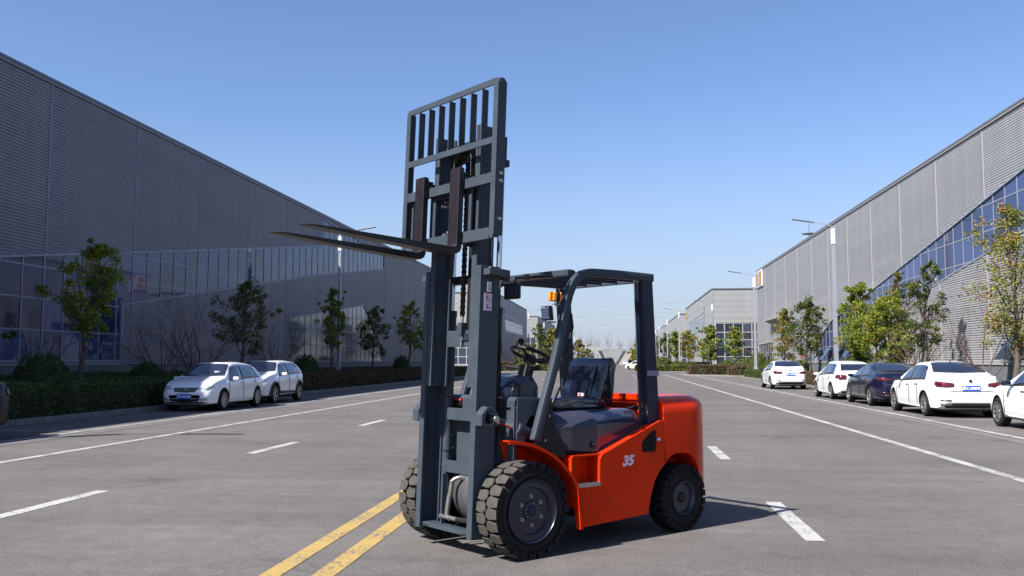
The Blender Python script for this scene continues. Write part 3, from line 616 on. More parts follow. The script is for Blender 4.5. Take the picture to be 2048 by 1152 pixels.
mobj('seat_cushion', cushion([(-.53, 1.02), (-.50, 1.06), (-.53, 1.095), (-.70, 1.105), (-1.00, 1.085), (-1.14, 1.07), (-1.14, 1.00), (-.60, 1.0)], -.255, .245, 'seat_cushion', .028), seatr)
mobj('seat_backrest', cushion([(-1.03, 1.07), (-1.17, 1.05), (-1.235, 1.10), (-1.262, 1.36), (-1.24, 1.42), (-1.19, 1.425), (-1.155, 1.38), (-1.115, 1.28)], -.235, .245, 'seat_backrest', .035), seatr)
mobj('backrest_insert', cushion([(-1.035, 1.10), (-1.06, 1.10), (-1.145, 1.37), (-1.115, 1.36), (-1.085, 1.26)], -.125, .135, 'backrest_insert', .012), seatr)
MB().prism([(-1.15, .99), (-1.26, 1.04), (-1.29, 1.38), (-1.255, 1.40), (-1.225, 1.10)], 'y', -.20, .20).obj('seat_shell', M['black'], seatr, bevel=.02)
MB().box(-1.12, -.58, -.19, .19, .96, 1.0).box(-1.15, -.55, .15, .19, .985, 1.02).box(-1.15, -.55, -.19, -.15, .985, 1.02).obj('seat_slide', M['black'], seatr, bevel=.006)
MB().prism([(-.93, 1.12), (-.97, 1.125), (-.975, 1.16), (-.94, 1.155)], 'y', -.262, -.25).obj('belt_buckle', M['red'], seatr, bevel=.003)
tg = MB().box(-1.02, -1.016, .02, .10, 1.10, 1.125).obj('film_tag', M['white'], seatr); MB().box(-1.0158, -1.0145, .03, .065, 1.104, 1.121).obj('tag_print', M['red'], seatr)
# the backrest foot
# cowl and dashboard
MB().prism([(.045, .36), (.045, .60), (.03, 1.10), (.005, 1.125), (-.33, 1.11), (-.33, 1.09), (-.02, 1.10), (.01, 1.08), (.022, .36)], 'y', -.46, .46).obj('front_cowl', M['slate'], fork, fix=True, bevel=.003)
for s in (1, -1):
    MB().prism([(.02, .78), (.008, 1.108), (-.325, 1.10), (-.325, .94), (-.21, .94), (-.19, .98), (-.12, .98), (-.08, .93), (-.07, .80)], 'y', s * .462, s * .470).obj('cowl_side', M['slate'], fork, fix=True, bevel=.002)
for y, z in ((.30, 1.05), (.33, .93), (.06, 1.0), (-.14, 1.02), (.40, .72), (.37, .66), (-.30, .70), (-.31, .80), (.14, .88)): MB().tube([(.046 - (.03 * (z - .6) if z > .6 else 0), y, z), (.056 - (.03 * (z - .6)), y, z)], .010, 8).obj('cowl_bolt', M['steel'], fork, smooth=30)
MB().box(.033, .040, -.34, -.20, 1.02, 1.10).obj('warning_plate', M['ink'], fork)
MB().box(.0402, .0412, -.335, -.205, 1.082, 1.096).obj('warning_plate_heading', M['red'], fork)
dp = MB(); 
for x, yh, z0, z1 in ((-.10, .20, 1.10, 1.17), (-.16, .25, 1.10, 1.25), (-.24, .26, 1.10, 1.285), (-.36, .25, 1.10, 1.275), (-.42, .20, 1.10, 1.24)):
    hp = [(yh, z0), (yh, z1 - .05), (yh - .05, z1 - .005), (yh - .12, z1), (0, z1)]; dp.v += [(x, y, z) for y, z in [(-a, c) for a, c in hp] + hp[::-1][1:]]
for i in range(4):
    for k in range(9): a = i * 9 + k; c = i * 9 + (k + 1) % 9; dp.f.append((a, a + 9, c + 9, c))
dp.f += [tuple(range(9)), tuple(36 + k for k in range(9))[::-1]]; dp.m = [0] * len(dp.f)
dp.obj('dashboard', M['hood'], fork, fix=True, smooth=35)
sw = link(bpy.data.objects.new('steering_wheel', None)); sw.parent = fork; sw.location = (-.495, 0, 1.405); sw.rotation_euler = (0, R(-22), 0)
MB().sweep_rect([(-.40, 0, 1.10), (-.44, 0, 1.25), (-.475, 0, 1.36)], .10, .09).obj('steering_column', M['black'], fork, bevel=.012)
b = MB(); b.tube([(.165 * math.cos(R(a)), .165 * math.sin(R(a)), .045) for a in range(0, 361, 10)], .0145, 10, cap=False); b.obj('wheel_rim', M['black'], sw, smooth=60)
for a in (20, 140, 260): MB().sweep_rect([(.03 * math.cos(R(a)), .03 * math.sin(R(a)), .015), (.155 * math.cos(R(a)), .155 * math.sin(R(a)), .043)], .03, .012, side=(-math.sin(R(a)), math.cos(R(a)), 0)).obj('wheel_spoke', M['black'], sw, bevel=.003)
MB().lathe([(-.03, .045), (.02, .05), (.035, .04), (.04, .01)], axis='z', n=24).obj('wheel_boss', M['black'], sw, smooth=40)
kx, ky = .165 * math.cos(R(12)), .165 * math.sin(R(12))
MB().tube([(kx, ky, .05), (kx, ky, .075)], .010, 10).lathe([(.070, .010), (.080, .022), (.092, .027), (.106, .025), (.116, .016), (.120, .004)], (kx, ky, 0), axis='z', n=20).obj('spinner_knob', M['black'], sw, smooth=60)
MB().sweep_rect([(-.45, .03, 1.33), (-.42, .17, 1.335), (-.40, .23, 1.33)], .02, .022, side=(1, 0, 0)).tube([(-.43, .12, 1.335), (-.41, .22, 1.34)], [.012, .02], 10).obj('direction_lever', M['black'], fork, smooth=40)
MB().tube([(-.45, -.03, 1.33), (-.42, -.20, 1.35)], [.010, .018], 10).obj('lamp_lever', M['black'], fork, smooth=40)
MB().tube([(-.42, .36, 1.04), (-.50, .365, 1.19)], [.018, .014], 10).obj('brake_lever_grip', M['black'], fork, smooth=40)
for k in range(3): MB().tube([(-.34, -.28 - .05 * k, 1.05), (-.38, -.28 - .05 * k, 1.22)], .006, 8).lathe([(1.215, .006), (1.23, .018), (1.25, .016), (1.26, .004)], (-.38, -.28 - .05 * k, 0), axis='z', n=12).obj('hydraulic_lever', M['black'], fork, smooth=40)
MB().box(-.42, -.285, -.42, .40, .61, .64).obj('floor_plate', M['black'], fork)
# --- overhead guard
def rr_path(pts, step=.04):
    ks = [0]
    for i in range(1, len(pts)): ks.append(ks[-1] + math.dist(pts[i], pts[i - 1]))
    n = int(ks[-1] / step); return [tuple(interp([(ks[i], pts[i][c]) for i in range(len(pts))], ks[-1] * t / n) for c in (0, 1)) for t in range(n + 1)]
leg = [(-.112, .800), (-.198, 1.05), (-.335, 1.45), (-.405, 1.72), (-.455, 1.90), (-.515, 2.01), (-.60, 2.075), (-.70, 2.095), (-1.0, 2.098), (-1.41, 2.092)]
for s in (1, -1):
    b = MB(); b.sweep_rect([(x, s * .522, z) for x, z in rr_path(leg)], .056, .068); g = b.obj('guard_side_rail', M['slate'], fork, fix=True, bevel=.010, seg=2)
    g.data.polygons.foreach_set('use_smooth', [True] * len(g.data.polygons)); g.data.set_sharp_from_angle(angle=R(40))
    MB().sweep_rect([(-1.40, s * .512, .80), (-1.33, s * .510, 2.062)], .075, .125).obj('guard_rear_post', M['slate2'], fork, fix=True, bevel=.008)
    MB().sweep_rect([(-1.31, s * .473, .86), (-1.265, s * .473, 2.06)], .012, .04).obj('post_inner_flange', M['slate'], fork, bevel=.002)
    MB().tube([(-.47 - .0, s * .485, 1.80), (-.52, s * .485, 1.76), (-.535, s * .485, 1.66), (-.49, s * .485, 1.50), (-.44, s * .485, 1.44), (-.40, s * .487, 1.44)], .011, 10).obj('grab_handle', M['black'], fork, smooth=60)
MB().box(-.545, -.475, -.494, .494, 2.062, 2.114).obj('front_header', M['slate'], fork, bevel=.008)
MB().box(-1.375, -1.325, -.494, .494, 2.055, 2.125).obj('rear_header', M['slate'], fork, bevel=.006)
for k in range(5): MB().box(-1.324, -.546, -.38 + .19 * k - .006, -.38 + .19 * k + .006, 2.062, 2.108).obj('guard_slat', M['slate2'], fork, bevel=.002)
MB().box(-.60, -.546, -.45, .45, 2.100, 2.114).obj('header_lip', M['slate'], fork, bevel=.002)
rb = MB().box(-1.447, -1.309, .5505, .5525, 1.272, 1.315); rb.v = [(x - (z - 1.29) * -.055, y, z) for x, y, z in rb.v]; rb.obj('reflective_band', M['jointd'], fork)
# mirror, indicator, work lamp
mr = MB().box(-.085, -.055, .215, .405, 1.868, 1.995).obj('rear_view_mirror', M['black'], fork, bevel=.018, seg=3)
MB().box(-.0545, -.050, .235, .385, 1.885, 1.98).obj('mirror_glass', M['carglass'], mr, bevel=.002)
MB().tube([(-.09, .31, 1.99), (-.11, .31, 2.035), (-.30, .31, 2.055), (-.48, .31, 2.075)], .012, 8).obj('mirror_stalk', M['black'], mr, smooth=50)
def ringbox(x0, x1, y0, y1, z0, z1, nm, m, par, bv): return MB().box(x0, x1, y0, y1, z0, z1).obj(nm, m, par, bevel=bv, seg=3)
lx = -.30
il = ringbox(-.352, -.325, .480, .550, 1.852, 1.925, 'indicator_lamp', M['black'], fork, .006)
ringbox(-.322, -.280, .480, .550, 1.852, 1.925, 'amber_lens', M['amber'], il, .014)
ringbox(-.370, -.355, .482, .548, 1.854, 1.923, 'rear_amber_lens', M['amber'], il, .010)
MB().tube([(-.33, .515, 1.848), (-.33, .515, 1.822), (-.40, .515, 1.82)], .006, 8).box(-.36, -.30, .50, .53, 1.828, 1.832).obj('lamp_stalk', M['steel'], il, smooth=30)
wl = MB().box(-.275, -.235, .455, .555, 1.705, 1.815); wl.v = [(x + (z - 1.76) * .12, y, z) for x, y, z in wl.v]; wl = wl.obj('work_lamp', M['black'], fork, bevel=.008)
ll = MB().box(-.235, -.230, .463, .547, 1.713, 1.807); ll.v = [(x + (z - 1.76) * .12, y, z) for x, y, z in ll.v]; ll.obj('lamp_lens', M['led'], wl, bevel=.002)
for i in range(3):
    for j in range(4):
        zz = 1.727 + .022 * j; xx = -.2298 + (zz - 1.76) * .12; MB().tube([(xx, .483 + .022 * i, zz), (xx + .004, .483 + .022 * i, zz)], .007, 8).obj('led', M['bluewhite'], wl, smooth=30)
for k in range(5): f_ = MB().box(-.283, -.2755, .462, .548, 1.715 + .02 * k, 1.722 + .02 * k); f_.v = [(x + (z - 1.76) * .12, y, z) for x, y, z in f_.v]; f_.obj('cooling_fin', M['black'], wl)
MB().box(-.335, -.275, .49, .52, 1.685, 1.700).tube([(-.255, .505, 1.70), (-.255, .505, 1.685)], .012, 8).obj('lamp_bracket', M['steel'], wl, bevel=.002)
# cable bundle down the rail
cb = MB(); cb.tube([(-.205, .335, 1.95), (-.215, .345, 1.5), (-.20, .35, 1.1), (-.20, .36, .8), (-.17, .36, .55), (-.13, .33, .42)], .010, 8).tube([(-.225, .33, 1.75), (-.24, .34, 1.3), (-.225, .36, .9), (-.19, .33, .6)], .008, 8)
mastobj(cb, 'cable_bundle', M['rubber'], smooth=60)
mastobj(MB().tube([(-.20, .30, 1.13), (-.21, .42, 1.13)], .008, 8).tube([(-.20, -.34, 1.13), (-.19, -.20, 1.13)], .008, 8), 'grease_pipe', M['chain'], smooth=60)

# the body rides a little above the ground the wheels stand on
def lift_body():
    for ch in fork.children:
        if not ch.name.startswith(('front_wheel', 'rear_wheel')): ch.location.z += .035
# --- lettering and stickers
def text(body, size, m, parent, mtx, ext=.001, shear=0, bold=0, name='lettering', align='CENTER'):
    cu = bpy.data.curves.new('t', 'FONT'); cu.body = body; cu.size = size; cu.extrude = ext; cu.shear = shear; cu.offset = bold; cu.align_x = align; cu.align_y = 'CENTER'; cu.resolution_u = 3
    o = link(bpy.data.objects.new('t', cu)); dg = bpy.context.evaluated_depsgraph_get(); dg.update(); me = bpy.data.meshes.new_from_object(o.evaluated_get(dg)); bpy.data.objects.remove(o)
    me.name = name; me.materials.clear(); me.materials.append(m); me.transform(mtx); return mobj(name, me, parent)
def onside(x, z, y, s=1):   # text plane on a face with normal +y (s=1) in local coords, reading towards -x
    return Matrix(((-s, 0, 0, x), (0, 0, s, y), (0, 1, 0, z), (0, 0, 0, 1)))
text('35', .108, M['bluewhite'], fork, onside(-1.020, .598, .6008) @ Matrix.Diagonal((1.12, 1, 1, 1)), shear=.25, bold=.0045, ext=.0002)
sk = MB().box(-1.405, -1.362, .6005, .602, .742, .762).obj('maker_sticker', M['bluewhite'], fork)
MB().box(-1.362, -1.345, .6005, .602, .742, .762).obj('sticker_end', M['ink'], sk)
# safety stickers on the mast rail
def mplate(u0, u1, w0, w1, y, m, name, par=fork): return mastobj(MB().box(u0, u1, y, y + .0012, w0, w1), name, m, par)
st1 = mplate(-.112, -.040, 1.774, 1.906, .3722, M['white'], 'safety_sticker'); mplate(-.112, -.040, 1.900, 1.906, .3736, M['red'], 'sticker_border', st1); mplate(-.110, -.042, 1.838, 1.8395, .3736, M['ink'], 'sticker_line', st1)
st2 = mplate(-.102, -.064, 1.915, 1.990, .3722, M['white'], 'arrow_sticker'); mplate(-.085, -.081, 1.928, 1.975, .3736, M['ink'], 'arrow_shaft', st2)
mastobj(MB().prism([(-.090, 1.938), (-.076, 1.938), (-.083, 1.925)], 'y', .3736, .3745), 'arrow_head', M['ink'], st2)
for wz in (1.868, 1.806):
    b = MB(); n = 24; cx = -.070
    for k in range(n):
        a0 = 2 * math.pi * k / n; a1 = 2 * math.pi * (k + 1) / n
        b.add([(cx + r_ * math.cos(a), .3740, wz + r_ * math.sin(a)) for r_, a in ((.022, a0), (.022, a1), (.0185, a1), (.0185, a0))], [(0, 1, 2, 3)])
    b.add([(cx - .016, .3741, wz - .012), (cx - .012, .3741, wz - .016), (cx + .016, .3741, wz + .012), (cx + .012, .3741, wz + .016)], [(0, 1, 2, 3)])
    mastobj(b, 'prohibition_ring', M['red'], st1)
    mastobj(MB().box(cx - .004, cx + .004, .3738, .3743, wz - .008, wz + .006).box(cx - .003, cx + .003, .3738, .3743, wz + .007, wz + .013).box(cx - .010, cx + .008, .3738, .3743, wz - .013, wz - .009), 'pictogram', M['ink'], st1)
    mastobj(MB().box(-.108, -.098, .3738, .3743, wz - .020, wz - .016).box(-.101, -.098, .3738, .3743, wz - .016, wz - .008).box(-.108, -.098, .3738, .3743, wz - .008, wz - .005), 'corner_mark', M['ink'], st1)

lift_body()
# ------------------------------------------------------------------ ground, road, markings, beds
def sheet(name, polys, z, m, kind='structure', parent=None):
    b = MB()
    k = K if name.endswith(('marking', 'gutter', 'slot')) else 1
    for p in polys: b.add([(x * k, y * k, z) for x, y in p], [tuple(range(len(p)))])
    o = b.obj(name, m, parent); 
    if kind: o['kind'] = kind
    return o
K = 1.0254
def rect(x0, x1, y0, y1): return [(x0, y0), (x1, y0), (x1, y1), (x0, y1)]
sheet('ground', [rect(-900, 900, -60, 1500)], -.006, M['lawn'])
sheet('road', [rect(-18.0, 13.9, -20, 330), rect(-400, -18.0, 99.5, 117.5), rect(13.9, 400, 99.5, 117.5)], 0, M['asphalt'])
wl_ = [rect(-8.52, -8.38, -12, 98), rect(4.62, 4.77, -12, 97), rect(-8.52, -8.38, 119, 320), rect(4.62, 4.77, 119, 320)]
for k in range(-2, 15): wl_.append(rect(-5.60, -5.44, 7.5 + 6 * k, 9.5 + 6 * k)) if 7.5 + 6 * k < 96 else None
for k in range(-2, 15): wl_.append(rect(1.44, 1.59, 7.5 + 6 * k, 9.5 + 6 * k)) if 7.5 + 6 * k < 96 else None
for k in range(0, 30): wl_ += [rect(1.44, 1.59, 120 + 6 * k, 122 + 6 * k), rect(-5.6, -5.44, 120 + 6 * k, 122 + 6 * k)]
sheet('white_road_marking', wl_, .004, M['white_line'])
sheet('yellow_road_marking', [rect(-2.33, -2.19, -12, 97), rect(-1.99, -1.84, -12, 97), rect(-2.33, -2.19, 119, 320), rect(-1.99, -1.84, 119, 320)], .004, M['yellow_line'])
pk = [rect(7.16, 7.30, 4, 88), rect(-10.62, -10.50, 4, 96)]
for k in range(-2, 13):
    pk.append(rect(7.30, 10.1, 22.9 + 5.95 * k, 23.02 + 5.95 * k)) if 22.9 + 5.95 * k < 84 else None
    pk.append(rect(-13.1, -10.62, 23.1 + 5.85 * k, 23.22 + 5.85 * k)) if 23.1 + 5.85 * k < 96 else None
sheet('parking_bay_marking', pk, .008, M['white_line'])
sheet('gutter', [rect(6.78, 7.05, -12, 90), rect(-10.40, -10.02, -12, 98)], .004, M['gutter'])
sheet('drain_slot', [rect(-10.28, -10.22, -12, 98), rect(-10.07, -10.05, -12, 98)], .008, M['jointd'])
# kerbs: one stone after another, the near ones are pieces of their own
stone = MB().box(-.06, .06, .006, .994, 0, .14).mesh('kerb_stone', M['kerb'], bevel=.012)
def kerb_line(name, x0, y0, x1, y1, pieces=True):
    L = math.hypot(x1 - x0, y1 - y0); n = max(1, int(L)); a = math.atan2(y1 - y0, x1 - x0) - math.pi / 2
    if not pieces or n > 120:
        b = MB().box(-.06, .06, 0, L, 0, .14); o = b.obj(name, M['kerb'], None, bevel=.012); o['kind'] = 'structure'; o.location = (x0, y0, 0); o.rotation_euler = (0, 0, a); return o
    r = link(bpy.data.objects.new(name, None)); r['kind'] = 'structure'; r.location = (x0, y0, 0); r.rotation_euler = (0, 0, a)
    for i in range(n):
        o = mobj('kerb_stone', stone, r); o.location = (random.uniform(-.004, .004), i * L / n, random.uniform(-.004, .003)); o.scale = (1, L / n, 1)
    return r
def soilbed(name, x0, x1, y0, y1, m='soil'):
    o = MB().box(x0, x1, y0, y1, .0, .11).obj(name, M[m]); o['kind'] = 'structure'; return o
kerb_line('kerb', -13.25, 4, -13.25, 97.5); kerb_line('kerb', -13.25, 97.5, -18.4, 98.6, False)
soilbed('planting_bed', -18.48, -13.31, -10, 98)
kerb_line('kerb', 10.32, 12, 10.32, 79); kerb_line('kerb', 10.32, 79, 12.6, 81, False)
soilbed('planting_bed', 10.38, 14.36, -10, 79)
# island with hedge at the corner of the cross street, right
kerb_line('kerb', 6.5, 91.5, 10.5, 84.8, False); kerb_line('kerb', 10.5, 84.8, 14.3, 84.8, False); kerb_line('kerb', 14.3, 97, 6.5, 97, False); kerb_line('kerb', 6.5, 97, 6.5, 91.5, False)
b = MB(); b.prism([(6.56, 91.5), (10.5, 84.9), (14.2, 84.9), (14.2, 96.9), (6.56, 96.9)], 'z', 0, .11); o = b.obj('planting_bed', M['soil']); o['kind'] = 'structure'
kerb_line('kerb', 2.0, 118.5, 11.8, 118.5, False); kerb_line('kerb', 2.0, 122.6, 2.0, 118.5, False); soilbed('planting_bed', 2.06, 12.1, 118.56, 122.6); soilbed('planting_bed', 5.4, 12.1, 122.61, 230)
kerb_line('kerb', -16.2, 118.5, -4.8, 118.5, False); kerb_line('kerb', -4.8, 118.5, -4.8, 122.4, False); soilbed('planting_bed', -16.2, -4.86, 118.56, 122.3); soilbed('planting_bed', -16.2, -9.6, 122.31, 240)

# ------------------------------------------------------------------ buildings
class Facade:
    # s runs along t, d outward along n
    def __init__(s, O, t, n, root): s.O = Vector(O); s.t = Vector(t); s.n = Vector(n); s.root = root; s.flip = s.t.cross(s.n).z > 0; s.cache = {}
    def P(s, a, z, d=0): return tuple(s.O + s.t * a + s.n * d + Vector((0, 0, z)))
    def bar(s, a0, z0, a1, z1, wd, d0, d1, name, m, parent=None):
        L = math.hypot(a1 - a0, z1 - z0)
        if L < .03: return
        ua, uz = (a1 - a0) / L, (z1 - z0) / L; pa, pz = -uz * wd / 2, ua * wd / 2
        c = [(a0 + pa, z0 + pz), (a0 - pa, z0 - pz), (a1 - pa, z1 - pz), (a1 + pa, z1 + pz)]
        b = MB(); b.add([s.P(x, z, d0) for x, z in c] + [s.P(x, z, d1) for x, z in c], [(0, 1, 2, 3), (7, 6, 5, 4), (0, 4, 5, 1), (1, 5, 6, 2), (2, 6, 7, 3), (3, 7, 4, 0)])
        return b.obj(name, m, parent or s.root, fix=True)
def spans(poly, z):
    xs = []
    n = len(poly)
    for i in range(n):
        (a0, z0), (a1, z1) = poly[i], poly[(i + 1) % n]
        if (z0 <= z) != (z1 <= z): xs.append(a0 + (a1 - a0) * (z - z0) / (z1 - z0))
    xs.sort(); return [(xs[i], xs[i + 1]) for i in range(0, len(xs) - 1, 2)]
def vspans(poly, a): return spans([(z, x) for x, z in poly], a)
def cut_iv(iv, holes):
    out = [iv]
    for h0, h1 in holes:
        nx = []
        for a, b in out:
            if h1 <= a or h0 >= b: nx.append((a, b)); continue
            if h0 > a: nx.append((a, h0))
            if h1 < b: nx.append((h1, b))
        out = nx
    return [(a, b) for a, b in out if b - a > .01]
RIB = [(0, .0), (.012, .030), (.074, .034), (.090, .003), (.120, .0)]      # (dz, depth) of one rib of the corrugation
def cladding(F, a0, a1, z0, z1, bay, rowh, holes, m, jm, jw=.07, ribs=True, joint_d=.045, jname='joint_strip'):
    nb = int(round((a1 - a0) / bay)); bay = (a1 - a0) / nb; nr = int(round((z1 - z0) / rowh)); rowh = (z1 - z0) / nr
    npr = max(1, int(round(rowh / .103))); ph = rowh / npr; shared = None
    for i in range(nb):
        x0 = a0 + i * bay
        for j in range(nr):
            zb = z0 + j * rowh; b = MB(); full = True
            k_n = npr if ribs else 1; hh = ph if ribs else rowh - .012
            prof = [(p * ph / .12, d) for p, d in RIB] if ribs else [(0, .0), (.004, .02), (hh - .004, .02), (hh, 0)]
            zz = zb + (0 if ribs else .006)
            for k in range(k_n):
                zc = zz + (k + .5) * hh
                hs = []
                for h in holes: hs += spans(h, zc)
                iv = cut_iv((x0 + .006, x0 + bay - .006), hs)
                if iv != [(x0 + .006, x0 + bay - .006)]: full = False
                for u0, u1 in iv:
                    pr = prof if k or not ribs else [(prof[0][0], -.012), (.012, -.012)] + prof[1:]   # open joint under each panel row
                    v = []
                    for dz, d in pr: v += [(u0, zz + k * hh + dz, d), (u1, zz + k * hh + dz, d)]
                    b.add(v, [(2 * q, 2 * q + 1, 2 * q + 3, 2 * q + 2) for q in range(len(pr) - 1)])
            if not b.f: continue
            if full and shared is not None:
                o = mobj('cladding_panel', shared[0], F.root); dv = F.t * (x0 - shared[1]) + Vector((0, 0, zb - shared[2])); o.location = dv; continue
            b.v = [F.P(x, z, d) for x, z, d in b.v]
            if F.flip: b.f = [f[::-1] for f in b.f]
            me = b.mesh('cladding_panel', m); mobj('cladding_panel', me, F.root)
            if full and shared is None: shared = (me, x0, zb)
    for i in range(nb + 1):
        x = a0 + i * bay; hs = []
        for h in holes: hs += vspans(h, x)
        for u0, u1 in cut_iv((z0, z1), hs): F.bar(x, u0, x, u1, jw, -.01, joint_d, jname, jm)
def clip_cell(poly, x0, x1, z0, z1):
    def cl(pts, f, ax, val):
        out = []
        for i in range(len(pts)):
            p, q = pts[i], pts[(i + 1) % len(pts)]; ip, iq = f(p), f(q)
            if ip: out.append(p)
            if ip != iq:
                t = (val - p[ax]) / (q[ax] - p[ax]); out.append((p[0] + (q[0] - p[0]) * t, p[1] + (q[1] - p[1]) * t))
        return out
    for f, ax, v in ((lambda p: p[0] >= x0, 0, x0), (lambda p: p[0] <= x1, 0, x1), (lambda p: p[1] >= z0, 1, z0), (lambda p: p[1] <= z1, 1, z1)):
        poly = cl(poly, f, ax, v)
        if len(poly) < 3: return []
    return poly
def glazing(F, poly, xs, zs, mg, mf, d=-.012, mw=.055, outline=True, frame_w=.07):
    root = F.root
    wroot = link(bpy.data.objects.new('window', None)); wroot.parent = root
    for i in range(len(xs) - 1):
        for j in range(len(zs) - 1):
            c = clip_cell(poly, xs[i], xs[i + 1], zs[j], zs[j + 1])
            if len(c) < 3: continue
            ar = abs(sum(c[k][0] * c[(k + 1) % len(c)][1] - c[(k + 1) % len(c)][0] * c[k][1] for k in range(len(c)))) / 2
            if ar < .01: continue
            tx, tz = random.uniform(-.004, .004), random.uniform(-.004, .004); n = len(c); cx = sum(p[0] for p in c) / n; cz = sum(p[1] for p in c) / n
            v = [F.P(x, z, d + (x - cx) * tx + (z - cz) * tz) for x, z in c] + [F.P(x, z, d - .02) for x, z in c]
            f = [tuple(range(n)), tuple(range(n, 2 * n))[::-1]] + [(k, n + k, n + (k + 1) % n, (k + 1) % n) for k in range(n)]
            b = MB().add(v, f); b.obj('pane', mg, wroot, fix=True)
    for x in xs[1:-1] if outline else xs:
        for u0, u1 in vspans(poly, x): F.bar(x, u0, x, u1, mw, d + .002, .01, 'mullion', mf, wroot)
    for z in zs[1:-1] if outline else zs:
        for u0, u1 in spans(poly, z): F.bar(u0, z, u1, z, mw * .85, d + .002, .002, 'transom', mf, wroot)
    if outline:
        n = len(poly)
        for i in range(n):
            p, q = poly[i], poly[(i + 1) % n]; F.bar(p[0], p[1], q[0], q[1], frame_w, d - .02, .05 + .002 * (i % 3), 'window_frame', mf, wroot)
    return wroot
def grid(a0, a1, st): n = max(1, int(round((a1 - a0) / st))); return [a0 + (a1 - a0) * i / n for i in range(n + 1)]
def lattice(lo, hi, st, off):
    k = math.floor((lo - off) / st); out = [lo]
    while off + k * st < hi: 
        if off + k * st > lo + .05 and off + k * st < hi - .05: out.append(off + k * st)
        k += 1
    return out + [hi]
def shell(root, x0, x1, y0, y1, z1, m=None):
    MB().box(x0, x1, y0, y1, .0, z1).obj('wall_core', m or M['wallback'], root)
    return root

H = 10.62
# --- left workshop, in its own shade
bl = empty('workshop_building', 'long grey ribbed workshop on the left with a zigzag strip of blue windows', 'building', (0, 0, 0))
shell(bl, -62, -18.75, 5.9, 99.5, H - .05)
F = Facade((-18.5, 0, 0), (0, 1, 0), (1, 0, 0), bl)
hl1 = [(6, 1.42), (32.65, 1.42), (32.65, 3.53), (55.7, 6.85), (71.7, 8.77), (71.7, 9.82), (56.0, 10.3), (56.0, 8.66), (38.2, 6.25), (32.6, 5.50), (25.7, 4.58), (6, 2.1 - .1)]
hl1 = [(6, 1.42), (32.65, 1.42), (32.65, 3.53), (55.7, 6.85), (71.7, 8.77), (71.7, 9.82), (56.0, 10.45), (56.0, 8.66), (38.2, 6.25), (32.6, 5.50), (25.7, 4.58), (6.0, 1.9)]
hl2 = [(50.4, 1.42), (71.5, 1.42), (71.5, 2.26), (67.3, 4.80), (65.9, 5.50), (50.4, 3.85)]
cladding(F, 5.9, 99.4, 1.30, H, 5.50, .72, [hl1, hl2], M['clad_shaded'], M['jointd'], joint_d=.044)
xs = lattice(8.0, 71.7, 1.10, 5.9); zs = [1.42, 2.42, 3.44, 4.47, 5.48, 6.50, 7.52, 8.54, 9.56, 10.5]
glazing(F, hl1, xs, zs, M['glass'], M['frame_shaded']); glazing(F, hl2, lattice(50.4, 71.5, 1.10, 5.9), zs[:6], M['glass3'], M['frame_shaded'], mw=.05)
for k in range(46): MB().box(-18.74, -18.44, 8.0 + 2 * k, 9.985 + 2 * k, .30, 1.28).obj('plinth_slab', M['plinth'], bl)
MB().box(-18.75, -18.38, 5.9, 99.6, H + .001, H + .09).obj('parapet_cap', M['cap'], bl); MB().box(-18.74, -18.40, 8, 32.6, 1.282, 1.36).obj('sill', M['frame_shaded'], bl)
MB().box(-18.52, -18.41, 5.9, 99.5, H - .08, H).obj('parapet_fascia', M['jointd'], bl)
MB().box(-18.40, -17.4, 76.5, 84, 3.9, 4.05).obj('entrance_canopy', M['cap'], bl)

# --- right workshop in raking sun
br_ = empty('workshop_building', 'long silver ribbed workshop on the right with windows climbing in a slanting band', 'building')
shell(br_, 14.65, 58, 16, 97.2, H - .05)
F = Facade((14.4, 0, 0), (0, 1, 0), (-1, 0, 0), br_)
hr1 = [(69.2, 1.42), (69.2, 2.70), (64.2, 4.15), (53.9, 5.48), (43.5, 6.90), (34.1, 8.24), (26.0, 9.40), (26.0, 7.15), (34.3, 6.04), (41.1, 5.22), (48.9, 4.16), (54.7, 3.10), (54.7, 1.42)]
hr2 = [(28.0, 1.42), (36.7, 1.42), (36.7, 2.10), (28, 2.1)]
hr3 = [(87.6, 1.42), (97.0, 1.42), (97.0, 3.10), (87.6, 3.22)]
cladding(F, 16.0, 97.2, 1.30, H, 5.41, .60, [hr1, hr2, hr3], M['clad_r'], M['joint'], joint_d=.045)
glazing(F, hr1, lattice(26, 69.2, 1.08, .2), [1.42, 2.42, 3.44, 4.46, 5.48, 6.50, 7.52, 8.54, 9.5], M['glass'], M['frame'])
glazing(F, hr2, grid(28, 36.7, 1.1), [1.42, 2.1], M['glass2'], M['frame']); glazing(F, hr3, grid(87.6, 97, 1.0), [1.42, 2.2, 3.3], M['glass2'], M['joint'], mw=.05)
for k in range(40): MB().box(14.34, 14.64, 16 + 2.03 * k, 18.015 + 2.03 * k, .30, 1.28).obj('plinth_slab', M['plinthr'], br_)
MB().box(14.28, 14.65, 16, 97.2, H + .001, H + .08).obj('parapet_cap', M['cap'], br_); MB().box(14.30, 14.40, 16, 97.2, H - .07, H).obj('parapet_fascia', M['joint'], br_)
MB().box(14.30, 14.639, 16.0, 97.2, 1.282, 1.36).obj('sill', M['joint'], br_)
